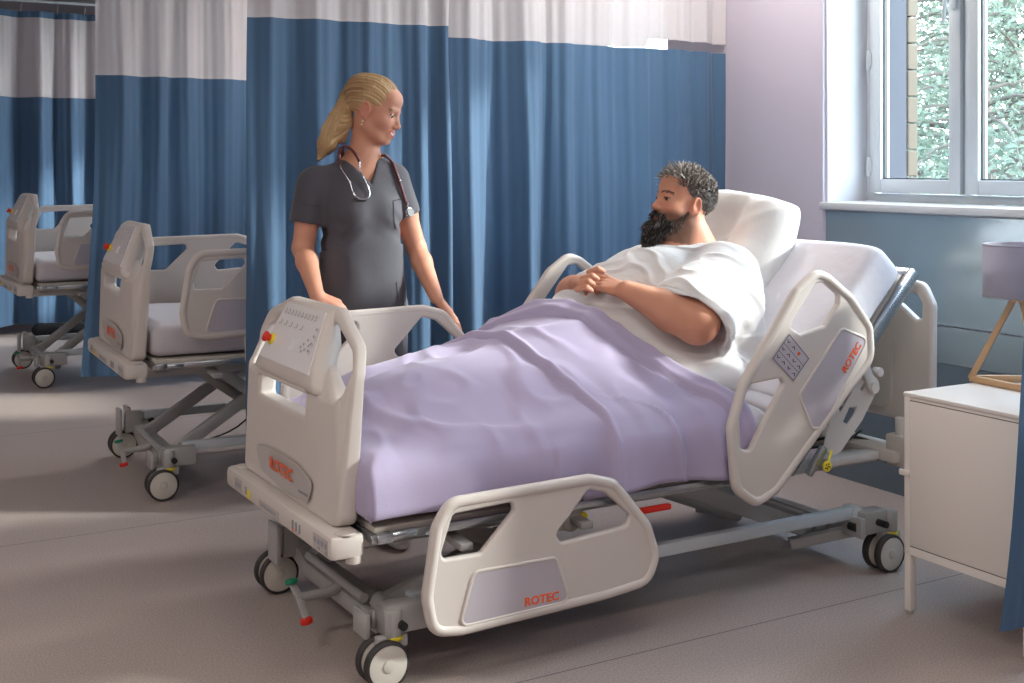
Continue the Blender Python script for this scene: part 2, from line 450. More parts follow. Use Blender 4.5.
# window wall: piers between recessed windows, lower wall under the sills
wins = [(1.2, 4.2), (5.38, 6.5), (8.15, 10.55)]
zs, zt = 1.25, 2.72
mb = MB(); prev = W0
for a, b in wins:
    mb.box(UW, UW + .34, prev, a, 0, HC, b=0); mb.box(UW, UW + .34, a, b, zt, HC, b=0); mb.box(UW + .0, UW + .34, a, b, 0, zs - .035, b=0)
    prev = b
mb.box(UW, UW + .34, prev, W1, 0, HC, b=0)
struct('wall_right', mb, 'wall_paint', smooth=False)
# glossy wall cladding under the sills, with its darker plinth
mb = MB(); mb2 = MB()
for a, b in wins:
    mb.box(UW - .012, UW - .001, a + .0, b - .03, .757, zs - .04, b=.002); mb.box(UW - .012, UW - .001, a, b - .03, .60, .752, b=.002)
    mb2.box(UW - .010, UW - .001, a, b - .03, .0, .598, b=.002)
struct('trim_1', mb, 'panel_gloss', smooth=False); struct('trim_2', mb2, 'lower_gloss', smooth=False)

def window(n, a, b, casements):
    wi = empty('window_%d' % n, (UW + .28, (a + b) / 2, zs)); wi['kind'] = 'structure'; off = wi.location
    U = UW + .27
    MB(off).box(UW - .03, UW + .30, a, b, zs - .035, zs, b=.008).build('window_sill', 'sill_grey', wi)
    MB(off).box(UW + .02, U, b - .012, b - .001, zs, zt, b=.002).box(UW + .02, U, a + .001, a + .012, zs, zt, b=.002).box(UW + .02, U, a + .013, b - .013, zt - .012, zt, b=.002).build('reveal_lining', 'reveal_white', wi)
    z0 = zs + .002
    mb = MB(off)
    for (c, d) in [(b - .05, b - .012), (a + .012, a + .05)]: mb.box(U, U + .06, c, d, z0, zt, b=.004)
    mb.box(U + .001, U + .059, a + .05, b - .05, z0, z0 + .035, b=.004).box(U + .001, U + .059, a + .05, b - .05, zt - .05, zt - .013, b=.004)
    edges = [b - .05] + [b - .05 - (b - a - .1) * t for t in casements] + [a + .05]
    for e in edges[1:-1]: mb.box(U, U + .055, e - .012, e + .012, z0 + .036, zt - .051, b=.003)
    mb.build('window_frame', 'frame_alu', wi)
    for i in range(len(edges) - 1):
        h, l = edges[i] - .004 - (.0 if i == 0 else .012), edges[i + 1] + .004 + (0 if i == len(edges) - 2 else .012)
        s = MB(off); zz0, zz1 = z0 + .04, zt - .055; fr = .062
        uo = U - .022
        s.box(uo, U + .04, h - fr, h, zz0, zz1, b=.004).box(uo, U + .04, l, l + fr, zz0, zz1, b=.004).box(uo + .001, U + .039, l + fr, h - fr, zz0, zz0 + fr, b=.003).box(uo + .001, U + .039, l + fr, h - fr, zz1 - fr, zz1, b=.003)
        so = s.build('sash', 'frame_alu', wi)
        g = MB(off)
        for (p, q, r, t) in [(h - fr - .006, h - fr + .001, zz0 + fr, zz1 - fr), (l + fr - .001, l + fr + .006, zz0 + fr, zz1 - fr), (l + fr + .007, h - fr - .007, zz0 + fr - .001, zz0 + fr + .006), (l + fr + .007, h - fr - .007, zz1 - fr - .006, zz1 - fr + .001)]:
            g.box(U + .0, U + .02, p, q, r, t, b=0)
        g.build('gasket', 'gasket', so)
        gl = MB(off).box(U + .008, U + .014, l + fr, h - fr, zz0 + fr, zz1 - fr, b=0).build('pane', 'glass', so, smooth=False)
        if i == 0:
            for zc in (zz0 + .12, zz0 + .62, zz1 - .1):
                MB(off).cyl((uo - .004, h + .006, zc - .045), (uo - .004, h + .006, zc + .045), .009, bev=.002).box(uo - .006, uo + .004, h - .01, h + .02, zc - .03, zc + .03).build('hinge', 'frame_alu', so)
            hb = MB(off).box(uo - .012, uo + .002, l + .012, l + .042, 2.10, 2.20, b=.004)
            hb.tube(catmull([(uo - .01, l + .027, 2.16), (uo - .05, l + .027, 2.16), (uo - .058, l + .030, 2.14), (uo - .058, l + .040, 2.04)]), .010)
            hb.build('handle', 'frame_alu', so)
    return wi
window(1, *wins[0], [.185, .58]); window(2, *wins[1], []); window(3, *wins[2], [.5])

# unseen ceiling panels, added for fill light and to rake the curtain folds
def added_ceiling_light(u, w, pw, label):
    r = empty('added_ceiling_light', (u, w, HC), label, 'added ceiling light', 'lights added to the ward ceiling'); o = r.location
    MB(o).box(u - .6, u + .6, w - .16, w - .14, HC - .05, HC).box(u - .6, u + .6, w + .14, w + .16, HC - .05, HC).box(u - .6, u - .58, w - .16, w + .16, HC - .05, HC).box(u + .58, u + .6, w - .16, w + .16, HC - .05, HC).build('housing', 'reveal_white', r)
    MB(o).box(u - .58, u + .58, w - .14, w + .14, HC - .04, HC - .03, b=0).build('diffuser', 'lens_white', r, smooth=False)
    ld = bpy.data.lights.new('lamp', 'AREA'); ld.shape = 'RECTANGLE'; ld.size = 1.14; ld.size_y = .26; ld.energy = pw; ld.color = (1, .93, .86)
    l = bpy.data.objects.new('lamp', ld); COL.objects.link(l); l.parent = r; l.location = (0, 0, -.052)
CL = 'flat white light panel added on the ward ceiling, out of view'
for u, w, p in [(-.7, -.6, 17), (1.5, -.6, 15), (-2.4, 1.2, 18), (-.9, 2.6, 19), (1.6, 1.7, 11), (3.48, 4.2, 22), (-1.4, 5.2, 8), (3.45, 7.1, 26), (-1.4, 8.0, 9), (3.45, 10.1, 28)]:
    added_ceiling_light(u, w, p, CL)

# ================================================================== CURTAINS
def curtain(name, label, u0, u1, w, z0, zb, z1, seed, slant=0, amp=.045, per=.21, group=None, header=False, flare=0, zb1=None, gap=None, slope=.95):
    rr = random.Random(seed); root = empty(name, (u0, w, 0), label, 'curtain', group); o = root.location
    L = u1 - u0; nu = int(L / .012); zb1 = zb if zb1 is None else zb1
    # pleat positions with irregular spacing
    ph = []; x = 0; acc = rr.random() * 6
    wid = [rr.choice((.7, .9, 1.1, 1.5)) * per for _ in range(200)]; amps = [rr.choice((.45, .8, 1.0, 1.15)) * rr.uniform(.9, 1.1) for _ in range(200)]
    cen = [0]
    for q in wid: cen.append(cen[-1] + q)
    def fold(x, z):
        i = 0
        x = max(x, 0)
        while cen[i + 1] < x: i += 1
        t = (x - cen[i]) / wid[i]; fk = .50 + .06 * math.sin(i * 2.3); A = .25 * wid[i] * amps[i] * slope + .05 * mnoise.noise(Vector((i, z * .8, seed)))
        # broad face of the pleat, then a short return
        a = A * (1 - 2 * t / fk) if t < fk else A * (-1 + 2 * (t - fk) / (1 - fk))
        e = .10
        if t < e: a = A * (1 - 2 * (e * .5 + t * t / (2 * e)) / fk)
        if abs(t - fk) < .08: a += A * .18 * (1 - abs(t - fk) / .08)
        if t > .92: a -= A * .22 * (t - .92) / .08
        fine = .004 * math.sin(x * 71 + seed + z * .7) + .003 * math.sin(x * 133 + 2 * z)
        soft = .02 * mnoise.noise(Vector((x * 1.4, z * .5, seed)))
        lo = 1 - .3 * max(0, (z - 1.6)) / 1.2
        wob = .012 * mnoise.noise(Vector((x * 3, z * 1.3, seed + 9)))
        return (a * (.85 + .3 * mnoise.noise(Vector((i * 1.7, z * .8, seed)))) * lo + fine + soft + wob)
    def side(x, z): return .012 * mnoise.noise(Vector((x * 4, z * .9, seed + 4)))
    def pt(x, z):
        fx = x + side(x, z) - (flare * (1 - z / z1) ** 3 * (1 - x / L) ** 2 if flare else 0)
        return Vector((u0 + fx, w + slant * x + fold(x, z), z)) - o
    def sheet(nm, za, zc, m, nz, gapf=None):
        P = []; UVs = []; arc = 0; last = None
        for i in range(nu + 1):
            x = L * i / nu; p0 = pt(x, 1.5)
            if last is not None: arc += (p0 - last).length
            last = p0
            a = za(x); c = zc(x); P.append([pt(x, a + (c - a) * j / nz) for j in range(nz + 1)])
            UVs.append([(arc, a + (c - a) * j / nz) for j in range(nz + 1)])
        me = grid_mesh(nm, P, UVs); ob = link(nm, me, m, root)
        return ob
    zbf = lambda x: zb + (zb1 - zb) * x / L + .008 * mnoise.noise(Vector((x * 2, 0, seed)))
    sheet('fabric', lambda x: z0, zbf, 'curtain_blue', 26)
    sheet('net_top', lambda x: zbf(x) + .001 + (0 if not gap else gap * max(0, min(1, (x / L - .68) / .02))), lambda x: z1, 'curtain_net', 10)
    if header: sheet('header_band', lambda x: z1, lambda x: z1 + .055, 'curtain_blue', 2)
    k = 0
    while cen[k] < L:
        hk = MB(o)
        x = cen[k]; p = pt(x, z1) + o; ty = w + slant * x
        hk.tube([(p.x, p.y, z1 - .01 + (.04 if header else 0)), (p.x, ty, z1 + .10), (p.x, ty, z1 + .13)], .003, n=6).build('hook', 'chrome', root); k += 1
    return root
def track(u0, u1, w, z, label):
    MBt = MB((u0, w, z)).box(u0, u1, w - .012, w + .012, z, z + .022, b=.003)
    u = u0 + .2
    while u < u1:
        MBt.cyl((u, w, z + .02), (u, w, HC), .006); u += .9
    o = MBt.build('curtain_track', 'frame_alu'); o.location = (u0, w, z); prop(o, label, 'curtain track')
curtain('privacy_curtain', 'blue pleated privacy curtain with pale net top directly behind the nurse', 1.585, 2.52, 4.88, .12, 2.025, 2.66, 3, amp=.05, per=.20, zb1=2.04)
curtain('privacy_curtain', 'blue pleated privacy curtain with net top behind the patient, reaching the window wall', 2.44, 4.092, 4.875, .12, 1.99, 2.66, 11, amp=.064, per=.20, slope=.82, zb1=1.992, gap=.045)
curtain('privacy_curtain', 'blue privacy curtain with white net top hanging beyond the second empty bed', 1.60, 4.0, 7.93, .10, 1.985, 2.66, 23, amp=.075, per=.27, flare=.10)
curtain('privacy_curtain', 'farthest blue curtain with grey net top behind the third bed at the left', .9, 4.0, 10.95, .08, 1.99, 2.66, 31, amp=.08, per=.32, header=True)
curtain('privacy_curtain', 'blue curtain whose lower edge shows in front of the white cabinet', 3.0, 4.02, 2.22, .145, 1.99, 2.66, 47, amp=.015, per=.2, flare=.20, slope=.4)
track(1.3, 4.09, 4.84, 2.785, 'ceiling rail carrying the curtains behind the nurse and patient')
track(1.5, 4.09, 7.93, 2.785, 'ceiling rail of the curtain beyond the second bed')
track(.7, 4.09, 10.95, 2.785, 'thin ceiling rail above the farthest curtain')
track(2.8, 4.09, 2.22, 2.785, 'ceiling rail of the curtain beside the white cabinet')

# ================================================================== HOSPITAL BED
BO = Vector((1.25, 3.507, 0)); WC = 3.507
PIV = Vector((2.82, 0, .43)); TH = math.radians(47)
def hinge(p, th):      # turn a point given in flat deck coordinates by th about the backrest hinge
    d = Vector(p) - PIV; c, s = math.cos(th), math.sin(th)
    return Vector((PIV.x + d.x * c - d.z * s, p[1], PIV.z + d.x * s + d.z * c))
def unhinge2(x, z):
    dx, dz = x - PIV.x, z - PIV.z; c, s = math.cos(-TH), math.sin(-TH)
    return (dx * c - dz * s, dx * s + dz * c)
FOOT_OUT = [(1.445, .255), (1.475, .445), (1.52, .515), (1.985, .522), (2.075, .497), (2.20, .35), (2.236, .25), (2.20, .165), (2.04, .150), (1.56, .136), (1.465, .15)]
FOOT_H1 = [(1.535, .470), (1.722, .478), (1.728, .452), (1.622, .351), (1.507, .352), (1.50, .37)]
FOOT_H2 = [(1.978, .480), (2.034, .464), (2.125, .386), (2.112, .354), (1.884, .340), (1.865, .365)]
FOOT_LP = [(1.601, .301), (1.862, .299), (1.905, .173), (1.557, .165)]
HEAD_OUT = [unhinge2(*p) for p in [(2.55, .735), (2.775, 1.02), (2.87, 1.082), (2.93, 1.06), (3.03, .99), (3.125, .88), (3.132, .765), (2.70, .37), (2.61, .335), (2.52, .40), (2.50, .60)]]
HEAD_H1 = [unhinge2(*p) for p in [(2.752, .900), (2.865, 1.033), (2.905, 1.035), (2.968, .99), (2.965, .96), (2.906, .893), (2.80, .872)]]
HEAD_H2 = [unhinge2(*p) for p in [(2.58, .729), (2.715, .738), (2.728, .720), (2.585, .520), (2.55, .53), (2.543, .655)]]
HEAD_KP = [unhinge2(*p) for p in [(2.746, .881), (2.835, .792), (2.765, .722), (2.672, .805)]]
HEAD_LP = [unhinge2(*p) for p in [(2.978, .877), (3.092, .835), (2.893, .563), (2.848, .567), (2.793, .677)]]

def rim(poly, r, inset):
    c = sum((Vector(p).to_2d() for p in poly), Vector((0, 0))) / len(poly); out = []
    k = len(poly)
    for i in range(k):
        a = Vector(poly[i - 1]).to_2d(); b = Vector(poly[(i + 1) % k]).to_2d(); t = (b - a).normalized(); n = Vector((-t.y, t.x)); p = Vector(poly[i]).to_2d()
        if n.dot(c - p) < 0: n = -n
        out.append(p + n * inset)
    return out
def side_rail(bed, outline, h1, h2, lp, kp, fn, side, text, textpos, textdir, tsize=.030):
    """fn maps rail-plane (x, z) + outward depth d to bed coordinates"""
    ol = fillet(outline, .075, 7); mb = MB()
    me = plate(ol, [fillet(h1, .016, 4), fillet(h2, .016, 4)], .024, .008); mb.me(me, lambda c: fn(c[0], c[1], c[2]))
    rp = rim(ol, .017, .015)
    mb.tube([fn(p.x, p.y, .003) for p in rp], .0165, n=10, closed=True)
    rail = mb.build('side_rail', 'bed_plastic', bed, angle=60)
    lpf = fillet(lp, .02, 4)
    me = plate(lpf, [], .004, .0015, 1); MB().me(me, lambda c: fn(c[0], c[1], c[2] + .0125)).build('logo_panel', 'panel_lilac', rail)
    rb = rim(lpf, .004, -.003); MB().tube([fn(p.x, p.y, .0125) for p in rb], .005, n=8, closed=True).build('panel_rim', 'bed_plastic', rail)
    tm = text_mesh(text, tsize, .0006, .0009)
    X = Vector(textdir).normalized(); Y = Vector((-X.y, X.x))
    if side > 0: Xr, Yr = -X, Y
    else: Xr, Yr = X, Y
    MB().me(tm, lambda c: fn(textpos[0] + Xr.x * c[0] * 1.06 + Yr.x * c[1], textpos[1] + Xr.y * c[0] * 1.06 + Yr.y * c[1], .0152 + c[2])).build('lettering', 'orange', rail, smooth=False)
    if kp:
        for sd in (1, -1):
            o3 = .0135 * sd
            me = plate(kp, [], .002, .0008, 1); MB().me(me, lambda c: fn(c[0], c[1], c[2] + o3)).build('keypad', 'panel_lilac', rail)
            q = [Vector(p) for p in kp]; mk = MB(); mo = MB()
            def kq(s, t): return q[0] * (1 - s) * (1 - t) + q[1] * s * (1 - t) + q[2] * s * t + q[3] * (1 - s) * t
            for a, b in ((0, 1), (1, 2), (2, 3), (3, 0)):
                mk.tube([fn(*(q[a] * .93 + (q[0] + q[2]) / 2 * .07), o3 + .001 * sd), fn(*(q[b] * .93 + (q[0] + q[2]) / 2 * .07), o3 + .001 * sd)], .0011, n=5)
            for i in range(3):
                for j in range(4):
                    if i == 0 and j == 3: continue
                    c = kq(.14 + .24 * j, .2 + .3 * i)
                    if i == 0 and j == 2: mo.cyl(fn(c.x, c.y, o3), fn(c.x, c.y, o3 + .002 * sd), .006, 12); continue
                    s = .007; dr = 1 if j % 2 else -1
                    a1, a2, a3 = (c + Vector((-s * .5 * dr, s)), c + Vector((s * .6 * dr, 0)), c + Vector((-s * .5 * dr, -s)))
                    mk.tube([fn(*a1, o3 + .001 * sd), fn(*a2, o3 + .001 * sd), fn(*a3, o3 + .001 * sd)], .0016, n=5)
            for t in (.35, .65): mk.tube([fn(*kq(.04, t), o3 + .001 * sd), fn(*kq(.96, t), o3 + .001 * sd)], .0007, n=5)
            mk.build('key_marks', 'black_plastic', rail); mo.build('key_button', 'orange', rail)
    return rail

def castor(bed, u, w, s):
    root_me = MB()
    uo = u + .0
    # fork and stem housing
    root_me.cyl((u + .03, w, .132), (u + .03, w, .205), .027, 20, bev=.006).box(u - .02, u + .07, w - .016, w + .016, .10, .135, b=.006).cyl((u, w - .012, .0655), (u, w + .012, .0655), .018)
    root_me.beam((u, w, .0655), (u + .035, w, .125), .018, .03)
    c = root_me.build('castor', 'steel_paint', bed)
    MB().cyl((u + .03, w, .122), (u + .03, w, .133), .0285, 24, bev=.002).build('lock_ring', 'yellow', c)
    for sd in (-1, 1):
        y = w + sd * .028; a, b = y - .013, y + .013
        MB().cyl((u, a, .0655), (u, b, .0655), .0575, 40, bev=.004).build('wheel', 'wheel_white', c)
        pr = []
        for k in range(48):
            t = 2 * PI * k / 48; pr.append((u + .0595 * math.cos(t), y, .0655 + .0595 * math.sin(t)))
        P = []
        for k in range(48):
            t = 2 * PI * k / 48; row = []
            for (rr, dy) in ((.0565, -.0135), (.0625, -.0125), (.0655, -.008), (.0655, .008), (.0625, .0125), (.0565, .0135)):
                row.append(Vector((u + rr * math.cos(t), y + dy, .0655 + rr * math.sin(t))))
            P.append(row)
        link('tyre', grid_mesh('tyre', P, closed_u=True), 'black_rubber', c)
        MB().cyl((u, y + sd * .012, .0655), (u, y + sd * .0165, .0655), .017, 20, bev=.002).build('hub_cap', 'hub', c)

def make_bed(loc, dz, th, near_low, label):
    bed = empty('hospital_bed', (0, 0, 0), label, 'hospital bed')
    # ---------- base
    for ub, sg in ((1.46, 1), (3.24, -1)):
        b = MB()
        b.box(ub - .045, ub + .045, WC - .30, WC + .30, .085, .135, b=.006)
        for sd in (-1, 1):
            b.beam((ub, WC + sd * .28, .11), (ub - sg * .01, WC + sd * .40, .16), .085, .05)
            b.box(ub - .075 * (1 if sg > 0 else .7), ub + .06, WC + sd * .425 - .02, WC + sd * .425 + .045, .135, .215, b=.008)
            b.box(ub - .08, ub - .06, WC + sd * .41 - .045, WC + sd * .41 + .045, .13, .25 if sd > 0 else .2, b=.004)
        b.box(ub - .02, ub + .0, WC - .29, WC + .29, .135, .142, b=.002)
        b.build('bogie_frame', 'steel_paint', bed)
    for sd in (-1, 1):
        t = MB().beam((1.47, WC + sd * .385, .205), (3.19, WC + sd * .385, .205), .034, .040, .005)
        t.cyl((3.19, WC + sd * .385 - .025, .205), (3.19, WC + sd * .385 + .03, .205), .026, bev=.003)
        t.build('side_tube', 'frame_alu', bed)
        for (bu, b0, b1, bz, br) in ((1.50, .36, .43, .175, .016), (1.42, .455, .475, .165, .012), (3.16, .40, .43, .165, .014), (3.25, .40, .485, .175, .012)): MB().cyl((bu, WC + sd * b0, bz), (bu, WC + sd * b1, bz), br).build('bolt', 'black_plastic', bed)
    for (u, sg) in ((1.375, 1), (3.29, 1)):
        for sd in (-1, 1): castor(bed, u, WC + sd * .432, sd)
    # brake pedal
    p = MB().cyl((1.40, WC - .02, .13), (1.29, WC - .02, .13), .014).beam((1.285, WC + .025, .155), (1.29, WC - .02, .125), .022, .012).beam((1.29, WC - .02, .125), (1.285, WC - .095, .085), .022, .012)
    p.cyl((1.42, WC - .20, .16), (1.42, WC + .25, .16), .014).cyl((1.37, WC - .02, .13), (1.44, WC - .02, .15), .016)
    bp = p.build('brake_pedal', 'steel_paint', bed)
    MB().cyl((1.283, WC + .03, .158), (1.281, WC + .032, .170), .019, 20, bev=.003).build('pedal_pad', 'green', bp)['label'] = 'green pedal pad'
    MB().cyl((1.283, WC - .098, .080), (1.280, WC - .098, .093), .019, 20, bev=.003).build('pedal_pad', 'red', bp)['label'] = 'red pedal pad'
    # ---------- lifting arms
    zu = .375 + dz
    for sd in (-1, 1):
        y = WC + sd * .25
        a1 = MB().beam((1.46, y, .15), (2.02, y, zu - .02), .035, .055, .006).cyl((1.46, y - .03, .15), (1.46, y + .03, .15), .03); a1.build('lift_arm', 'steel_paint', bed)
        a2 = MB().beam((1.62, y + sd * .05, zu), (2.12, y + sd * .05, .17), .03, .05, .006); a2.build('lift_arm', 'steel_paint', bed)
        a3 = MB().beam((2.50, y, zu - .01), (3.14, y, .11), .04, .06, .006).cyl((3.14, y - .03, .12), (3.14, y + .03, .12), .03); a3.build('lift_arm', 'steel_paint', bed)
        MB().beam((3.02, y, .085), (3.22, WC + sd * .36, .13), .04, .035).build('base_strut', 'steel_paint', bed)
    MB().cyl((1.60, WC, zu - .03), (2.05, WC, .16), .028, 20, bev=.004).build('actuator', 'steel_paint', bed)
    MB().cyl((2.45, WC, zu - .03), (3.0, WC, .13), .028, 20, bev=.004).build('actuator', 'steel_paint', bed)
    MB().tube(catmull([(1.48, WC - .26, .17), (1.60, WC - .15, .16), (1.80, WC - .2, .25), (2.0, WC - .22, zu)]), .004).build('cable', 'black_plastic', bed)
    for sd in (-1, 1): MB().box(1.37, 1.45, WC + sd * .36 - .012, WC + sd * .36 + .012, .13, .235 if sd > 0 else .185, b=.008).box(1.335, 1.352, WC + sd * .36 - .045, WC + sd * .36 + .045, .12, .25 if sd > 0 else .19, b=.006).build('bogie_plate', 'steel_paint', bed)
    MB().tube(catmull([(3.2, WC - .05, .37 + dz), (3.32, WC - .2, .42 + dz), (3.40, WC - .3, .40 + dz), (3.36, WC - .38, .36 + dz)]), .006).tube(catmull([(3.1, WC - .1, .37 + dz), (3.25, WC - .25, .41 + dz), (3.42, WC - .2, .43 + dz)]), .005).build('cable', 'black_plastic', bed)
    # ---------- upper frame and deck
    z = dz
    f = MB()
    for sd in (-1, 1): f.box(1.33, 3.38, WC + sd * .30 - .02, WC + sd * .30 + .02, .345 + z, .395 + z, b=.005)
    for u in (1.40, 2.05, 2.75, 3.35): f.box(u - .02, u + .02, WC - .31, WC + .31, .35 + z, .39 + z, b=.004)
    f.box(1.30, 1.42, WC - .36, WC + .36, .365 + z, .385 + z, b=.004)
    f.build('upper_frame', 'steel_paint', bed)
    d = MB()
    d.box(3.30, 3.44, WC - .47, WC + .47, .375 + z, .415 + z, b=.01).box(3.05, 3.30, WC - .41, WC - .35, .38 + z, .41 + z, b=.008).box(3.05, 3.30, WC + .35, WC + .41, .38 + z, .41 + z, b=.008).box(3.33, 3.43, WC - .50, WC - .40, .36 + z, .47 + z, b=.01).box(3.33, 3.43, WC + .40, WC + .50, .36 + z, .47 + z, b=.01)
    d.cyl((3.36, WC - .45, .44 + z), (3.36, WC - .45, .53 + z), .022, bev=.004)
    d.build('head_crossbar', 'bed_plastic', bed)
    dk = MB()
    for a, c in ((1.345, 1.78), (1.79, 2.30), (2.31, 2.80)): dk.box(a, c, WC - .445, WC + .445, .420 + z, .438 + z, b=.005)
    dk.build('deck_panel', 'deck_beige', bed)
    for sd in (-1, 1):
        MB().box(1.40, 2.80, WC + sd * .455 - .010, WC + sd * .455 + .010, .400 + z, .424 + z, b=.003).cyl((1.385, WC + sd * .455, .411 + z), (1.46, WC + sd * .455, .411 + z), .015, 14, bev=.002).box(1.345, 1.39, WC + sd * .455 - .018, WC + sd * .455 + .012, .398 + z, .424 + z, b=.003).build('deck_edge_bar', 'zinc', bed)
        for u in (1.60, 2.00):
            MB().beam((u, WC + sd * .36, .37 + z), (u, WC + sd * .50, .36 + z), .04, .02).build('rail_arm', 'steel_paint', bed)
    MB().box(1.335, 1.36, WC - .45, WC + .45, .395 + z, .418 + z, b=.003).build('deck_end_bar', 'zinc', bed)
    # backrest
    up = Vector((0, 0, z)); L = .85
    def H(p): return hinge(p, th) + up
    def hbox(m, x0, x1, y0, y1, a, c, bb=.004):
        t = MB().box(x0, x1, y0, y1, a, c, bb); m.add([H(v) for v in t.V], t.F); return m
    br = MB(); hbox(br, 2.83, 2.82 + L - .03, WC - .44, WC + .44, .42, .437); br.build('backrest_panel', 'deck_beige', bed)
    bf = MB()
    for sd in (-1, 1): hbox(bf, 2.80, 2.82 + L, WC + sd * .462 - .012, WC + sd * .462 + .012, .395, .437)
    hbox(bf, 2.82 + L - .03, 2.82 + L, WC - .46, WC + .46, .40, .436); hbox(bf, 3.0, 3.05, WC - .44, WC + .44, .39, .42)
    bf.build('backrest_frame', 'frame_alu' if th < .1 else 'zinc', bed)
    # gear case and release lever under the deck
    MB().box(1.86, 2.02, WC - .43, WC - .36, .33 + z, .40 + z, b=.012).cyl((1.99, WC - .435, .365 + z), (1.99, WC - .355, .365 + z), .038, bev=.006).build('gear_case', 'bed_plastic', bed)
    MB().cyl((2.028, WC - .44, .37 + z), (2.028, WC - .42, .37 + z), .012).build('gear_mark', 'yellow', bed)
    MB().box(2.20, 2.33, WC - .475, WC - .455, .355 + z, .375 + z, b=.007).build('release_lever', 'red', bed)
    # ---------- bumper with printed strips
    bm_ = MB().box(1.215, 1.315, WC - .452, WC + .468, .365 + z, .43 + z, b=.014)
    for sd in (-1, 1): bm_.cyl((1.29, WC + sd * .43, .35 + z), (1.29, WC + sd * .43, .37 + z), .022)
    for sd in (-1, 1): bm_.cyl((1.268, WC + sd * .425, .428 + z), (1.268, WC + sd * .425, .434 + z), .03, bev=.002)
    bm_.box(1.28, 1.36, WC - .38, WC + .38, .37 + z, .40 + z)
    bp_ = bm_.build('foot_bumper', 'bed_plastic', bed)
    ux = 1.2145
    for (q0, q1, q2, q3) in ((-.435, -.33, .377, .418), (.30, .37, .378, .415), (-.05, .13, .377, .40)): MB().box(ux - .001, ux, WC + q0, WC + q1, q2 + z, q3 + z, b=0).build('printed_strip', 'panel_grey', bp_, smooth=False)
    pm = MB()
    for k in range(4):
        pm.box(ux - .0018, ux - .001, WC - .43 + k * .026, WC - .43 + .016 + k * .026, .394 + z, .408 + z, b=0)
        if k % 2 == 0: pm.box(ux - .0018, ux - .001, WC - .43 + k * .026, WC - .43 + .010 + k * .026, .380 + z, .388 + z, b=0)
    for k in range(9): pm.box(ux - .0018, ux - .001, WC - .02 + k * .015, WC - .02 + .009 + k * .015, .383 + z, .392 + z, b=0)
    for k in range(3): pm.cyl((ux - .0018, WC - .17 - k * .028, .385 + z), (ux - .0018, WC - .17 - k * .028, .409 + z), .003, 8)
    pm.box(ux - .0018, ux - .001, WC + .245, WC + .262, .386 + z, .408 + z, b=0)
    for k in range(5): pm.box(ux - .0018, ux - .001, WC + .31 + k * .011, WC + .31 + .007 + k * .011, .388 + z, .403 + z, b=0)
    pm.build('printed_marks', 'print_grey', bp_, smooth=False)
    MB().box(ux - .0018, ux - .001, WC - .175, WC - .165, .377 + z, .384 + z, b=0).build('printed_mark', 'orange', bp_, smooth=False)
    MB().box(ux - .0018, ux - .0005, WC + .215, WC + .243, .378 + z, .404 + z, b=0).build('sticker', 'yellow', bp_, smooth=False)
    # ---------- footboard
    def lean(y, zz): return 1.292 + .062 * max(0, (zz - .78) / .22) ** 1.0 - .012 * math.cos((y) / .42 * PI / 2)
    FC = WC + .014
    def fbm(c): # local (x across toward far, y height)
        th_ = 1 - .42 * max(0, min(1, (c[1] - .76) / .06))
        return Vector((lean(c[0], c[1]) + c[2] * th_ + .018 * max(0, min(1, (c[1] - .74) / .08)), FC + c[0], c[1] + z))
    out = [(-.405, .44), (-.36, .425), (.36, .425), (.405, .44), (.42, .885), (.385, .945), (.20, 1.003), (-.20, 1.003), (-.375, .915), (-.410, .84)]
    ol = fillet(out, [.03, .03, .03, .03, .06, .07, .06, .06, .07, .06], 6)
    hL = [(.185, .972), (.350, .900), (.378, .855), (.376, .79), (.360, .772), (.245, .83), (.185, .89)]
    hR = [(-x, y) for x, y in hL]
    slot = [(-.17, .698), (.245, .698), (.245, .762), (-.17, .762)]
    fm = MB().me(plate(ol, [fillet(hL, .02, 4), fillet(hR, .02, 4), fillet(slot, .012, 3)], .062, .015, 4), fbm)
    fb = fm.build('footboard', 'bed_plastic', bed, angle=60)
    # sloping console between the handles
    Pz = [(.768, .255, 1.262), (.778, .25, 1.247), (.80, .242, 1.243), (.84, .225, 1.256), (.90, .200, 1.283), (.965, .182, 1.312), (.990, .175, 1.327), (1.000, .170, 1.338), (.998, .168, 1.352)]
    G = []
    for (zz, hw, uu) in Pz:
        row = [Vector((max(uu + .01, min(uu + .07, 1.355)), FC - hw - .004, zz + z - .0)), Vector((uu + .010, FC - hw - .004, zz + z))]
        for k in range(9):
            s = -1 + 2 * k / 8; row.append(Vector((uu + .004 * abs(s) ** 4, FC + s * hw * .985, zz + z)))
        row += [Vector((uu + .010, FC + hw + .004, zz + z)), Vector((max(uu + .01, min(uu + .07, 1.355)), FC + hw + .004, zz + z))]
        G.append(row)
    con = link('console', grid_mesh('console', G), 'bed_plastic', fb)
    so = con.modifiers.new('s', 'SOLIDIFY'); so.thickness = .004; so.offset = 0
    # recess wall around the slot
    MB().box(1.245, 1.292, FC - .19, FC + .255, .766 + z, .784 + z, b=.006).build('slot_lip', 'bed_plastic', fb)
    # control sheet
    A = Vector((1.2505, 0, .822 + z)); B = Vector((1.326, 0, .990 + z)); dv = (B - A).normalized(); nv = Vector((-dv.z, 0, dv.x)); Ls = (B - A).length
    def cs(a, t, h): return A + dv * (t * Ls) + Vector((0, FC + a, 0)) + nv * h
    cp = [cs(a, t, .0045) for a, t in ((-.215, 0), (.215, 0), (.160, 1), (-.160, 1))]
    cpm = MB(); cpm.add(cp + [p - nv * .006 for p in cp], [(0, 1, 2, 3), (7, 6, 5, 4), (0, 4, 5, 1), (1, 5, 6, 2), (2, 6, 7, 3), (3, 7, 4, 0)])
    cpl = cpm.build('control_panel', 'control_white', fb, smooth=False)
    mk = MB()
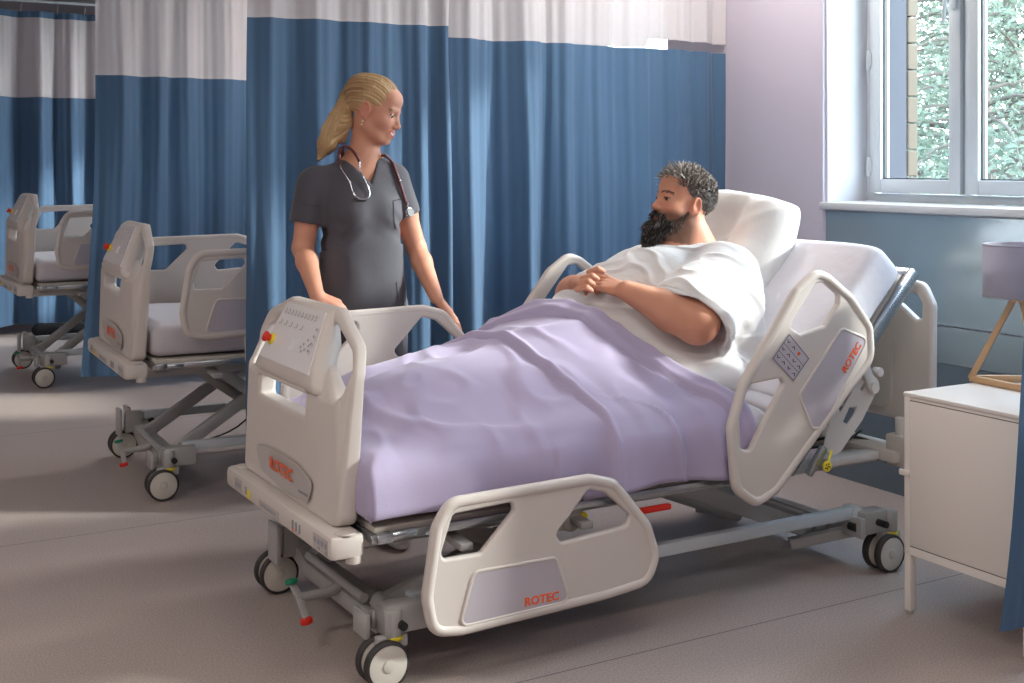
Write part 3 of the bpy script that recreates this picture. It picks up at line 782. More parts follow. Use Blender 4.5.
    def mark(a, t, w_, h_): 
        c = [cs(a + da * w_, t + dt * h_ / Ls, .0052) for da, dt in ((-.5, -.5), (.5, -.5), (.5, .5), (-.5, .5))]; mk.add(c, [(0, 1, 2, 3)])
    for k in range(10): mark(.135 - k * .028, .85, .004, .012); mark(.140 - k * .028, .82, .010, .003); mark(.138 - k * .028, .89, .008, .003)
    for k in range(5): mark(.14 - k * .045, .66, .006, .014); mark(.15 - k * .045, .62, .012, .003)
    for k in range(4): mark(-.15, .70 - k * .12, .012, .008); mark(-.165, .68 - k * .12, .004, .012)
    for a, t in ((-.10, .42), (-.14, .42), (-.12, .50), (-.12, .34), (-.10, .30), (-.085, .36)): mark(a, t, .010, .008)
    mk.build('control_symbols', 'print_grey', fb, smooth=False)
    mk = MB(); mark(-.02, .35, .05, .035); mk.build('display_window', 'reveal_white', fb, smooth=False)
    eb = MB().cyl(cs(.155, .33, .002), cs(.155, .33, .014), .017, 20, bev=.002).build('button_collar', 'yellow', fb)
    MB().cyl(cs(.155, .33, .014), cs(.155, .33, .026), .011, 16).cyl(cs(.155, .33, .022), cs(.155, .33, .036), .0165, 20, bev=.006).build('emergency_button', 'red', fb)
    # name panel
    lp = [(-.10, .447), (-.03, .545), (.26, .60), (.31, .56), (.235, .462)]
    lp = [(.275, .536), (.10, .553), (-.10, .553), (-.245, .522), (-.20, .455), (.0, .450), (.20, .466)]
    MB().me(plate(fillet(lp, .03, 4), [], .003, .001, 1), lambda c: Vector((lean(c[0], c[1]) - .0318 + c[2], FC + c[0], c[1] + z))).build('name_panel', 'panel_grey', fb)
    MB().me(text_mesh('ROTEC', .050, .0004, .0009), lambda c: Vector((lean(.012 - c[0] * 1.30, .5) - .0342 - c[2], FC + .012 - c[0] * 1.30, .507 + z + c[1]))).build('lettering', 'orange', fb, smooth=False)
    tm_ = MB()
    for k in range(7): tm_.box(lean(-.14 - k * .011, .5) - .0346, lean(-.14 - k * .011, .5) - .0338, FC - .135 - k * .011 - .008, FC - .135 - k * .011, .474 + z, .481 + z, b=0)
    tm_.build('small_print', 'print_grey', fb, smooth=False)
    # ---------- headboard
    out = [(-.515, .50), (.515, .50), (.52, .93), (.475, 1.005), (.33, 1.012), (.18, .97), (-.18, .97), (-.33, 1.012), (-.475, 1.005), (-.52, .93)]
    hl = [(-.445, .96), (-.472, .93), (-.472, .875), (-.445, .872), (-.37, .92), (-.27, .945), (-.28, .97)]
    hb = MB().me(plate(fillet(out, .05, 5), [fillet(hl, .012, 4), fillet([(-x, y) for x, y in hl], .012, 4)], .035, .012), lambda c: Vector((3.452 + c[2], WC + c[0], c[1] + z)))
    hb.me(plate(fillet([(-.34, .53), (.34, .53), (.34, .80), (.25, .88), (-.25, .88), (-.34, .80)], .06, 5), [], .012, .005), lambda c: Vector((3.432 + c[2], WC + c[0], c[1] + z)))
    hb.build('headboard', 'bed_plastic', bed, angle=60)
    # ---------- side rails
    for sd in (-1, 1):
        low = near_low and sd < 0
        yy = WC + sd * .530; dzz = z + (0 if low else .388); du = 0 if low else -.02
        fnf = lambda x, zz, d, yy=yy, sd=sd, dzz=dzz, du=du: Vector((x + du, yy + sd * d, zz + dzz))
        r = side_rail(bed, FOOT_OUT, FOOT_H1, FOOT_H2, FOOT_LP, None, fnf, sd, 'ROTEC', (1.815, .192), (1, 0), .0335)
        MB().beam((1.72, yy - sd * .02, dzz + .30), (1.75, yy - sd * .045, .39 + z - (.05 if not low else 0)), .05, .014).cyl((1.75, yy - sd * .085, .372 + z), (1.75, yy - sd * .03, .372 + z), .018).build('rail_bracket', 'bed_plastic', r)
        # head rail rides on the backrest
        low2 = sd < 0 and th > .1
        ax, an = (0, 0) if low2 else (-.19, .20)
        def fnh(x, zz, d, yy=yy, sd=sd, ax=ax, an=an):
            p = hinge((PIV.x + x + ax, 0, PIV.z + zz + an), th); return Vector((p.x, yy + sd * d, p.z + z))
        ft = unhinge2(3.022, .780)
        r2 = side_rail(bed, HEAD_OUT, HEAD_H1, HEAD_H2, HEAD_LP, HEAD_KP, fnh, sd, 'ROTEC', ft, (1, .05), .0335)
        # slotted bracket plate between rail and backrest
        pl = [(.17, .02), (.45, .09), (.50, .03), (.42, -.05), (.14, -.065), (.10, -.03)]
        pl = [unhinge2(*p) for p in [(3.03, .715), (3.075, .745), (3.20, .69), (3.215, .665), (3.13, .55), (3.03, .455), (2.99, .445), (2.95, .475)]]
        sl1 = [unhinge2(*p) for p in [(3.02, .60), (3.07, .66), (3.08, .65), (3.03, .59)]]
        sl2 = [unhinge2(*p) for p in [(3.04, .555), (3.07, .60), (3.105, .60), (3.09, .575), (3.06, .545)]]
        sl3 = [unhinge2(*p) for p in [(3.12, .66), (3.15, .69), (3.158, .68), (3.128, .65)]]
        bp2 = MB().me(plate(fillet(pl, .02, 4), [sl1, sl2, sl3], .006, .002, 2), lambda c: (lambda p: Vector((p.x, yy - sd * .045 + c[2], p.z + z)))(hinge((PIV.x + c[0], 0, PIV.z + c[1]), th)))
        q = hinge((PIV.x + unhinge2(3.12, .76)[0], 0, PIV.z + unhinge2(3.12, .76)[1]), th) + up; q2 = hinge((PIV.x + unhinge2(3.17, .66)[0], 0, PIV.z + unhinge2(3.17, .66)[1]), th) + up
        q.y = q2.y = yy - sd * .035
        bp2.beam(q, q2, .014, .04, .005).cyl((q2.x, yy - sd * .05, q2.z), (q2.x, yy - sd * .02, q2.z), .018)
        q3 = hinge((PIV.x + unhinge2(3.20, .71)[0], 0, PIV.z + unhinge2(3.20, .71)[1]), th) + up
        bp2.cyl((q3.x, yy - sd * .055, q3.z), (q3.x, yy - sd * .025, q3.z), .016, bev=.003)
        bp2.build('rail_bracket', 'bed_plastic', r2)
        if low2:
            MB().cyl((2.925, yy - .004, .428 + z), (2.925, yy + .004, .428 + z), .018, 20, bev=.002).beam((2.93, yy, .44 + z), (2.955, yy + .01, .475 + z), .006, .012).build('yellow_tag', 'yellow', r2)
            m = MB()
            for a, b2 in ((-.007, .006), (.003, .008), (.008, -.002), (-.003, -.006), (-.010, -.004), (0, 0)): m.cyl((2.925 + a, yy - .0055, .428 + b2 + z), (2.925 + a, yy - .004, .428 + b2 + z), .0028, 8)
            m.build('tag_print', 'black_plastic', r2)
            MB().beam((2.87, yy + .03, .40 + z), (2.94, yy + .03, .485 + z), .02, .024).build('damper', 'zinc', r2)
    # origin of every part at the bed's foot end centre
    for o in list(bed.children_recursive):
        if o.parent == bed:
            o.location = -BO
    bed.location = loc
    return bed
bed1 = make_bed(BO, 0, TH, True, 'large white hospital bed in front with raised backrest and the patient on it')
bed2 = make_bed(BO + Vector((-.03, 2.19, 0)), .155, 0, False, 'empty white hospital bed in the middle, partly hidden by the curtain behind the nurse')
def copy_tree(o, parent=None):
    c = o.copy(); COL.objects.link(c)
    if parent is not None: c.parent = parent
    for ch in list(o.children): copy_tree(ch, c)
    return c
bed3 = make_bed(BO + Vector((-.03, 5.21, 0)), .225, 0, False, 'farthest empty white hospital bed, at the left edge in front of the last curtain')
bed2.rotation_euler[2] = math.radians(-2.0)

# ---------- mattresses
def mattress(name, path, thick, wid, label, m, loc=(0, 0, 0), seed=1):
    """path: (u, z) of the underside"""
    P = [Vector((p[0], 0, p[1])) for p in path]; G = []; n = len(P)
    # dense resample
    Q = catmull(P, 6); k = len(Q); L = [0]
    for a, b in zip(Q, Q[1:]): L.append(L[-1] + (b - a).length)
    T = L[-1]; rad = .045
    samples = [0, .004, .015, .03, rad] + [rad + (T - 2 * rad) * i / 60 for i in range(1, 60)] + [T - rad, T - .03, T - .015, T - .004, T]
    for s in samples:
        i = max(j for j in range(k) if L[j] <= s + 1e-9); i = min(i, k - 2); t = (s - L[i]) / max(L[i + 1] - L[i], 1e-9)
        p = Q[i].lerp(Q[i + 1], t); d = (Q[i + 1] - Q[i]).normalized(); nn = Vector((-d.z, 0, d.x))
        e = min(s, T - s); sh = 0 if e > rad else rad - math.sqrt(max(0, rad * rad - (rad - e) ** 2))
        hw = wid / 2 - sh * .9; t0 = 0 + sh * .5; t1 = thick - sh
        row = []
        M_ = 56
        for j in range(M_):
            a = 2 * PI * j / M_; ca, sa = math.cos(a), math.sin(a); e1 = .22
            x = hw * math.copysign(abs(ca) ** e1, ca); y = (t1 - t0) / 2 * math.copysign(abs(sa) ** .35, sa)
            v = p + nn * ((t0 + t1) / 2 + y) + Vector((0, x, 0))
            f = .004 * mnoise.noise(v * 5 + Vector((seed, 0, 0))) + .002 * mnoise.noise(v * 14)
            row.append(v + (nn * sa + Vector((0, ca, 0))) * f)
        row.append(row[0]); G.append(row)
    me = grid_mesh(name, G)
    bm = bmesh.new(); bm.from_mesh(me); bmesh.ops.remove_doubles(bm, verts=bm.verts, dist=1e-5)
    be = [e for e in bm.edges if e.is_boundary]; bmesh.ops.holes_fill(bm, edges=be, sides=0); bmesh.ops.recalc_face_normals(bm, faces=bm.faces); bm.to_mesh(me); bm.free()
    o = link(name, me, m); o.location = loc; return prop(o, label, 'mattress')
def hp(x, zz=.440):
    p = hinge((x, 0, zz), TH); return (p.x, p.z)
mattress('mattress', [(1.335, .442), (1.6, .442), (1.9, .442), (2.2, .442), (2.5, .442), (2.66, .442), (2.77, .455), (2.85, .497), hp(2.93, .437), hp(3.05, .437), hp(3.2, .437), hp(3.35, .437), hp(3.50, .437), hp(3.64, .437)], .185, .93, 'thick mattress in white fitted sheet under the patient, bent up with the backrest', 'white_sheet', (0, WC, 0), 3)
fl = [(1.34, .595), (1.6, .595), (2.0, .595), (2.5, .595), (3.0, .595), (3.40, .595)]
m2 = mattress('mattress', fl, .15, .87, 'flat mattress in white sheet on the middle empty bed', 'grey_sheet', (.0, WC + 2.19, .001), 8)
m2.location = BO + Vector((-.03, 2.19, .001)) + Matrix.Rotation(math.radians(-2), 3, 'Z') @ Vector((-1.25, 0, 0)); m2.rotation_euler[2] = math.radians(-2)
mattress('mattress', [(a, b + .07) for a, b in fl], .15, .87, 'flat grey-white mattress on the farthest bed at the left', 'grey_sheet', (-.03, WC + 5.21, .001), 15)

# ================================================================== PEOPLE
def fr(fwd, pitch=0, roll=0):
    """head frame: columns X (to the person's left), Y (forward), Z (up)"""
    f = Vector(fwd).normalized(); f = Vector((f.x * math.cos(pitch), f.y * math.cos(pitch), math.sin(pitch))).normalized()
    left = Vector((0, 0, 1)).cross(f).normalized(); up = f.cross(left)
    if roll:
        q = Matrix.Rotation(roll, 3, f); left = q @ left; up = q @ up
    return left, f, up
class Head:
    def __init__(s, C, fwd, pitch, roll, sc): s.C = Vector(C); s.A = fr(fwd, pitch, roll); s.s = sc
    def p(s, x, y, z): return s.C + (s.A[0] * x + s.A[1] * y + s.A[2] * z) * s.s
    def loc(s, V):
        D = (np.array(V) - np.array(s.C)) / s.s; return np.stack([D @ np.array(a) for a in s.A], 1)
def head_shape(b, h, male=False):
    s = h.s; rot = [tuple(a) for a in h.A]
    def E(x, y, z, r, k=.015, op='add'): b.ell(h.p(x, y, z), [q * s for q in r], k * s, op, rot)
    def Cn(a, c, r1, r2, k=.01, op='add'): b.cone(h.p(*a), h.p(*c), r1 * s, r2 * s, k * s, op)
    E(0, -.022, .038, (.074, .094, .080)); E(0, .018, .0, (.066, .072, .075), .02)
    E(0, .030, -.045, (.056 if not male else .062, .056, .052), .025)
    E(0, .038, -.075, (.040 if not male else .05, .046, .034), .02)
    Cn((-.012, .073, -.096), (.012, .073, -.096), .0155, .0155, .015)
    E(0, .038, .055, (.056, .050, .042), .02)
    for d in (-1, 1):
        E(d * .037, .052, -.030, (.024, .026, .022), .02)
        Cn((d * .012, .083, .020), (d * .040, .070, .022), .008, .007, .01)
        Cn((d * .052, .0, -.06), (d * .030, .055, -.092), .018, .016, .02)     # jaw line
        E(d * .031, .092, .001, (.018, .015, .012), .010, 'sub')
        E(d * .031, .0685, .0, (.0150, .0150, .0135), .004)                      # lids
        E(d * .031, .088, -.0005, (.0125, .014, .0042), .002, 'sub')
        # ear
        E(d * .074, -.012, -.008, (.008, .019, .031), .006); E(d * .083, -.012, -.004, (.006, .010, .017), .005, 'sub')
        E(d * .072, -.004, -.034, (.006, .008, .010), .005)
        rp = [(d * .081, -.013 + .0155 * math.cos(q), -.006 + .0270 * math.sin(q)) for q in [math.radians(a_) for a_ in range(20, 290, 30)]]
        for p0, p1 in zip(rp, rp[1:]): Cn(p0, p1, .0036, .0036, .003)
    Cn((0, .083, .008), (0, .101, -.029), .0070, .0095, .012); E(0, .100, -.032, (.0110, .0115, .0095), .008)
    for d in (-1, 1): E(d * .0125, .093, -.037, (.008, .010, .0075), .006)
    E(0, .078, -.064, (.028, .018, .022), .012)
    for d in (-1, 1):
        Cn((0, .094, -.0585), (d * .024, .078, -.0565 if male else -.0545), .0058, .003, .004)
        Cn((0, .092, -.0715), (d * .022, .078, -.0600), .0068, .003, .004)
    b.cone(h.p(-.018, .094, -.0640), h.p(.018, .094, -.0640), .0016 * s, .0016 * s, .003 * s, 'sub')
def paint_face(me, V, h, skin, lip, brow, male=False, extra=None):
    c = np.array([lin(skin)[:3]] * len(V)); L = h.loc(V); x, y, z = L[:, 0], L[:, 1], L[:, 2]; ax = np.abs(x)
    near = (np.abs(z) < .16) & (np.abs(y) < .16) & (ax < .12)
    def blend(mask, col, a=1.0):
        m = (mask * near * a)[:, None]; c[:] = c * (1 - m) + np.array(lin(col)[:3]) * m
    g = lambda q: np.exp(-q)
    blend(g(((ax - .042) / .018) ** 2 + ((z + .030) / .016) ** 2) * (y > .03), (214, 128, 112), .35)
    blend(g(((x) / .012) ** 2 + ((z + .034) / .012) ** 2) * (y > .09), (205, 120, 105), .3)
    blend(g(((ax - .078) / .01) ** 2 + ((z + .010) / .03) ** 2) * (y < .02), (205, 118, 100), .45)
    lipm = ((ax / .0275) ** 2 + ((z + .0640 - ax * .24) / .0118) ** 2 < 1) & (y > .06)
    blend(lipm.astype(float), lip, .85)
    blend((((ax / .021) ** 2 + ((z + .0645 - ax * .20) / (.0022 if male else .0042)) ** 2 < 1) & (y > .06)).astype(float), (238, 228, 218), .9)
    bz = .0215 + .004 * (1 - ((ax - .028) / .02) ** 2)
    blend(((ax > .010) & (ax < .050) & (np.abs(z - bz) < (.0042 if male else .0028)) & (y > .05)).astype(float), brow, .85)
    blend(((np.abs(ax - .031) < .0145) & (z > .0015) & (z < .0068) & (y > .06)).astype(float), (50, 36, 32), .8)
    blend(((np.abs(ax - .031) < .0125) & (z < -.004) & (z > -.006) & (y > .06)).astype(float), (120, 80, 66), .5)
    if extra is not None: extra(c, x, y, z, ax, blend)
    c[:] = c * (1 + .05 * np.array([mnoise.noise(Vector(v) * 30) for v in V])[:, None])
    tint(me, c)
def eyes(h, parent, off, gaze=(0, 0)):
    for d in (-1, 1):
        m = MB(off); m.sphere(h.p(d * .031, .0700, 0), .0127 * h.s, 16)
        o = m.build('eye', 'eye', parent)
        V = np.array([tuple(v.co + Vector(off)) for v in o.data.vertices]); L = h.loc(V) - np.array([d * .031, .0700, 0])
        gd = np.array([gaze[0], 1, gaze[1]]); gd = gd / np.linalg.norm(gd); q = (L @ gd) / .0127
        c = np.array([lin((232, 226, 220))[:3]] * len(V)); c[q > .78] = lin((70, 54, 42))[:3]; c[q > .93] = lin((14, 12, 12))[:3]
        tint(o.data, c)
def hand(b, wrist, d, back, thumb, s=1.0, curl=(12, 20, 15), spread=.10, tcurl=.5, r=.0088):
    """wrist point, direction to the fingers, back-of-hand normal, thumb side (+1/-1)"""
    W = Vector(wrist); Y = Vector(d).normalized(); Z = Vector(back); Z = (Z - Y * Z.dot(Y)).normalized(); X = Y.cross(Z) * thumb
    def P(x, y, z=0): return W + (X * x + Y * y + Z * z) * s
    kn = [(.030, .088), (.010, .093), (-.010, .089), (-.028, .080)]; ln = [(.040, .024, .020), (.045, .028, .021), (.041, .026, .020), (.032, .019, .018)]
    for (x, y) in kn: b.cone(P(x * .55, .012), P(x, y, .0), .0135 * s, .0105 * s, .012 * s)
    b.ell(P(0, .045, -.004), (.030 * s, .030 * s, .012 * s), .012 * s, rot=[tuple(X), tuple(Y), tuple(Z)])
    for i, ((x, y), L3) in enumerate(zip(kn, ln)):
        p = P(x, y); a = 0; sx = spread * (1.5 - i); rr = r * s * (1 if i < 3 else .88)
        for j, l in enumerate(L3):
            a += math.radians(curl[j]) * (1 + .12 * i)
            dr = (Y * math.cos(a) - Z * math.sin(a) + X * sx * .6).normalized(); q = p + dr * l * s
            b.cone(p, q, rr, rr * .93, .0035 * s); p = q; rr *= .93
    p = P(.022, .018, -.006); q = P(.045, .045, -.014); b.cone(p, q, .0135 * s, .0115 * s, .012 * s)
    q2 = P(.056, .072, -.018 - .012 * tcurl); b.cone(q, q2, .0108 * s, .0095 * s, .004); q3 = P(.056 - .008 * tcurl, .096, -.022 - .02 * tcurl); b.cone(q2, q3, .0095 * s, .0082 * s, .004)
    return P
def wrinkles(sc, amp, seed, axis=None):
    def f(v):
        q = Vector((v.x * sc[0], v.y * sc[1], v.z * sc[2])) + Vector((seed, seed * .3, 0))
        n = mnoise.noise(q); m = mnoise.noise(q * 2.3 + Vector((5, 0, 0)))
        return amp * (1 - abs(n) * 3 if abs(n) < .33 else 0) * .8 + amp * .6 * m
    return f
def tufts(name, roots, m, parent, off, seed, length, radius, flow, colfn, jitter=.35, droop=0):
    rr = random.Random(seed); V = []; F = []; Cc = []
    for p, n in roots:
        p = Vector(p); n = Vector(n); l = length(p) * rr.uniform(.7, 1.2); d = (n * .45 + flow(p, n)).normalized()
        d = (d + Vector((rr.gauss(0, 1), rr.gauss(0, 1), rr.gauss(0, 1))) * jitter * .4).normalized(); a = d.orthogonal().normalized(); c = d.cross(a); r = radius * rr.uniform(.7, 1.3)
        bend = Vector((rr.gauss(0, 1), rr.gauss(0, 1), rr.gauss(0, .6))) * jitter * .25; col = colfn(p, rr); b0 = len(V)
        for k, (t, w) in enumerate(((-.1, 1), (.4, .9), (.75, .6))):
            ctr = p + d * l * t + (bend + Vector((0, 0, -droop))) * l * t * t
            for j in range(3): an = 2 * PI * j / 3; V.append(ctr + (a * math.cos(an) + c * math.sin(an)) * r * w - Vector(off)); Cc.append(col)
        V.append(p + d * l + (bend + Vector((0, 0, -droop))) * l - Vector(off)); Cc.append(tuple(min(1, x * 1.25) for x in col))
        for k in range(2):
            for j in range(3): F.append((b0 + k * 3 + j, b0 + k * 3 + (j + 1) % 3, b0 + k * 3 + 3 + (j + 1) % 3, b0 + k * 3 + 3 + j))
        for j in range(3): F.append((b0 + 6 + j, b0 + 6 + (j + 1) % 3, b0 + 9))
    return V, F, Cc
def finish(me, V, off):
    me.vertices.foreach_set('co', (np.array(V) - np.array(off)).astype(np.float32).ravel()); me.update()

# ------------------------------------------------------------------ NURSE
NW = 4.26
NO = Vector((at(362, 300, w=NW).x, NW, 0))
def n_(x, y, w): return at(x, y, w=w)
hn = Head(n_(375.5, 110, NW - .01), (.735, -.678, 0), -.33, -.02, 1.02)
shR, shL = n_(313, 184, NW + .03), n_(394, 180, NW - .01)      # her right shoulder is at the left of the photo
elR, elL = n_(303, 248, NW + .03), n_(416, 248, NW - .01)
wrR, wrL = n_(317, 296, 4.10), n_(436, 297, 4.07)
neck = n_(364, 160, NW + .015)
nb = Body((1.35, 4.0, -.01), (2.30, 4.48, 1.80), .0036)
head_shape(nb, hn)
nb.cone(hn.p(0, -.020, -.055), neck + Vector((0, .01, .0)), .050, .054, .03)
nb.cone(neck, neck + Vector((0, .01, -.06)), .056, .075, .04)
chest = n_(360, 215, NW)
nb.cone(shR + Vector((.035, 0, .01)), shL + Vector((-.035, 0, .01)), .052, .052, .05)
nb.ell(chest + Vector((0, .01, .05)), (.145, .095, .17), .05); nb.ell(n_(362, 262, NW), (.130, .10, .17), .06)
hipc = Vector((NO.x, NW + .01, .90)); nb.ell(hipc, (.165, .115, .14), .06)
for d in (-1, 1):
    nb.chain([hipc + Vector((d * .085, 0, -.05)), Vector((NO.x + d * .09, NW + .0, .49)), Vector((NO.x + d * .09, NW + .03, .09))], (.085, .055, .038), .03)
    nb.cone((NO.x + d * .09, NW + .03, .06), (NO.x + d * .10, NW - .13, .045), .035, .03, .02)
for sh, el, wr in ((shR, elR, wrR), (shL, elL, wrL)):
    nb.chain([sh, sh.lerp(el, .5), el], (.053, .046, .039), .02); nb.chain([el, el.lerp(wr, .3), wr], (.038, .039, .0255), .015)
hand(nb, wrR, (.80, -.42, -.38), (.1, -.35, .95), 1, .97, (22, 28, 20), .12)
hand(nb, wrL, (.62, -.12, -.74), (.62, -.45, .55), -1, .97, (6, 10, 12), .10)
me, V = nb.mesh('body', smooth=1)
nurse = empty('person', NO, 'blonde woman in dark grey scrubs standing behind the bed, leaning on its far side rail', 'person')
paint_face(me, V, hn, (204, 146, 120), (196, 92, 88), (150, 110, 78))
finish(me, V, NO); link('body', me, 'skin', nurse); del nb
eyes(hn, nurse, NO, (-.1, -.35))
# hair: smooth cap drawn back into a ponytail
hb = Body(hn.C - Vector((.22, .22, .34)), hn.C + Vector((.2, .2, .18)), .003)
rot = [tuple(a) for a in hn.A]
hb.ell(hn.p(0, -.024, .043), (.083, .103, .086), .01, rot=rot)
hb.ell(hn.p(0, -.075, .045), (.062, .06, .062), .03, rot=rot)
def hcut(X, Y, Z):
    y = (X - hn.C.x) * hn.A[1].x + (Y - hn.C.y) * hn.A[1].y + (Z - hn.C.z) * hn.A[1].z; z = (X - hn.C.x) * hn.A[2].x + (Y - hn.C.y) * hn.A[2].y + (Z - hn.C.z) * hn.A[2].z
    # keeps the hair above the ears and behind a hairline that climbs to the forehead
    return -np.maximum(.006 - .9 * np.maximum(-y - .01, 0) - z, (y - .80 * (z - .018) - .040) * .72)
hb.field(hn.C - Vector((.22, .22, .34)), hn.C + Vector((.2, .2, .18)), hcut, .006, 'sub')
tie = hn.p(.0, -.125, .012)
hb.cone(hn.p(0, -.085, .03), tie, .040, .018, .02)
tail = [tie, n_(338, 119, NW + .05), n_(333, 131, NW + .05), n_(327, 144, NW + .05), n_(319, 159, NW + .045)]
hb.chain(tail, (.020, .034, .040, .034, .008), .012)
hb.chain([tie, n_(345, 122, NW + .03), n_(343, 140, NW + .035)], (.016, .024, .010), .02)
me, V = hb.mesh('hair', smooth=2); del hb
def strand(v):
    L = hn.loc([v])[0]; v = Vector(v)
    if L[1] < -.118 or (L[2] < -.02 and L[1] < -.09):
        i = min(range(len(tail) - 1), key=lambda k: (tail[k].lerp(tail[k + 1], .5) - v).length); a, b = tail[i], tail[i + 1]
        t = max(0, min(1, (v.z - a.z) / (b.z - a.z))); q = v - a.lerp(b, t); return math.atan2(q.y, q.x) * 1.6
    return math.atan2(L[0], L[2] + .03) * 1.9 + 0 * L[1]
def hairflow(v):
    s = strand(v); return .0016 * math.sin(s * 15 + 2.2 * mnoise.noise(v * 7)) + .0010 * math.sin(s * 37 + 2.5 * mnoise.noise(v * 9))
V = displace(me, V, hairflow)
L = hn.loc(V); cols = []
ca, cb, cc = np.array(lin((178, 142, 98))[:3]), np.array(lin((118, 86, 56))[:3]), np.array(lin((206, 176, 132))[:3])
for l, v in zip(L, V):
    s = strand(v); t = .5 + .5 * math.sin(s * 22 + 3 * mnoise.noise(Vector(v) * 8)); t = max(0, min(1, t * .8 + .2 * math.sin(s * 61)))
    q = max(0, min(1, .5 + 1.6 * mnoise.noise(Vector(v) * 9))); c = ca * (1 - t) + (cb * q + cc * (1 - q)) * t; cols.append(c)
tint(me, np.array(cols)); finish(me, V, NO); hair = link('hair', me, 'hair_blonde', nurse)
MB(NO).tube([tie + (hn.A[0] * math.cos(t * PI / 8) + hn.A[2] * math.sin(t * PI / 8)) * .020 for t in range(16)], .005, n=8, closed=True).build('hair_tie', 'hair_tie', hair)
MB(NO).sphere(hn.p(-.079, -.006, -.050), .0042, 8).sphere(hn.p(-.079, -.006, -.062), .0032, 8).build('earring', 'pearl', nurse)
# scrub top
sb = Body((1.35, 4.02, .80), (2.25, 4.50, 1.50), .0045)
sb.cone(shR + Vector((.03, 0, -.0)), shL + Vector((-.03, 0, -.0)), .066, .064, .05)
sb.cone(neck + Vector((0, .01, -.045)), neck + Vector((0, .0, -.10)), .085, .10, .05)
sb.ell(chest + Vector((0, .01, .045)), (.165, .118, .165), .05)
sb.ell(chest + Vector((-.055, -.055, .0)), (.07, .075, .08), .05); sb.ell(chest + Vector((.065, -.055, .0)), (.07, .075, .08), .05)
lo = Vector((NO.x - .002, NW + .005, .86))
sb.cone(n_(362, 245, NW + .0), lo, .115, .13, .06); 
for d in (-1, 1): sb.cone(Vector((NO.x + d * .055, NW, 1.10)), Vector((NO.x + d * .065, NW + .005, .84)), .105, .115, .05)
for sh, el, e2 in ((shR, elR, n_(306, 224, NW + .03)), (shL, elL, n_(404, 215, NW - .01))):
    sb.cone(sh + Vector((0, 0, .0)), e2, .062, .062, .03)
# openings: sleeve ends, hem, V neck
for sh, el, e2 in ((shR, elR, n_(306, 224, NW + .03)), (shL, elL, n_(404, 215, NW - .01))):
    d = (e2 - sh).normalized(); q = e2 + d * .0
    sb.field(q - Vector((.10, .12, .10)), q + Vector((.10, .12, .10)), lambda X, Y, Z, q=q, d=d: np.maximum(-((X - q.x) * d.x + (Y - q.y) * d.y + (Z - q.z) * d.z), np.sqrt((X - q.x) ** 2 + (Y - q.y) ** 2) - .082), .004, 'sub')
    sb.cone(q - d * .035, q + d * .04, .052, .056, .004, 'sub')
sb.field((1.35, 4.02, .80), (2.25, 4.50, .86), lambda X, Y, Z: Z - .855 + 0 * X, .004, 'sub')
vb = n_(371, 184, NW - .1)
sb.field(vb - Vector((.12, .12, .01)), vb + Vector((.12, .30, .22)), lambda X, Y, Z: np.maximum(np.abs(X - vb.x - .0 - (Z - vb.z) * -.12) - (Z - vb.z) * .60, 0 * X + (Y - (NW + .03)) ) * .85, .006, 'sub')
sb.cone(neck + Vector((0, .015, .10)), neck + Vector((0, .015, -.02)), .068, .070, .012, 'sub')
me, V = sb.mesh('scrub_top', smooth=2); del sb
def scr(v):
    t = mnoise.noise(Vector((v.x * 9 + v.z * 5, v.y * 6, v.z * 2.2))); u = mnoise.noise(Vector((v.x * 5, v.y * 5, v.z * 7 + 3)))
    f = .005 * t + .004 * u
    for c in (n_(333, 235, NW), n_(395, 222, NW)):
        dx = v.x - c.x; f += .004 * math.sin((v.z - c.z) * 95 - abs(dx) * 70) * math.exp(-((v.z - c.z) / .05) ** 2 - (dx / .07) ** 2)
    return f
V = displace(me, V, scr); finish(me, V, NO); top = link('scrub_top', me, 'scrub', nurse)
# stitched bands of the V neck and the chest pocket, on the cloth surface
def onto(x, y, pull=.0025):
    """first hit of the ray through the cloth, from the room side"""
    dp = bpy.context.evaluated_depsgraph_get(); o0 = Vector((0, 0, CAM_H)) - NO; d = (at(x, y, w=4.0) - Vector((0, 0, CAM_H))).normalized()
    ok, p, n, i = top.ray_cast(o0, d)
    return (p + n * pull) if ok else None
def seam(name, pts, r, m):
    P = [onto(*p) for p in pts]; P = [p for p in P if p is not None]
    if len(P) > 1: MB().tube(catmull(P, 3), r, n=6).build(name, m, top)
seam('pocket_seam', [(393, 201), (393.5, 210), (394, 222), (396, 229), (402, 229), (406, 227)], .0013, 'tape_dark')
seam('pocket_seam', [(393, 201), (398, 199.5), (403, 199)], .0016, 'tape_dark')
seam('sleeve_seam', [(296.5, 200), (304, 204), (313, 206), (320, 206)], .0012, 'tape_dark')
seam('pocket_seam', [(396, 282), (397, 292), (398, 302)], .0013, 'tape_dark')
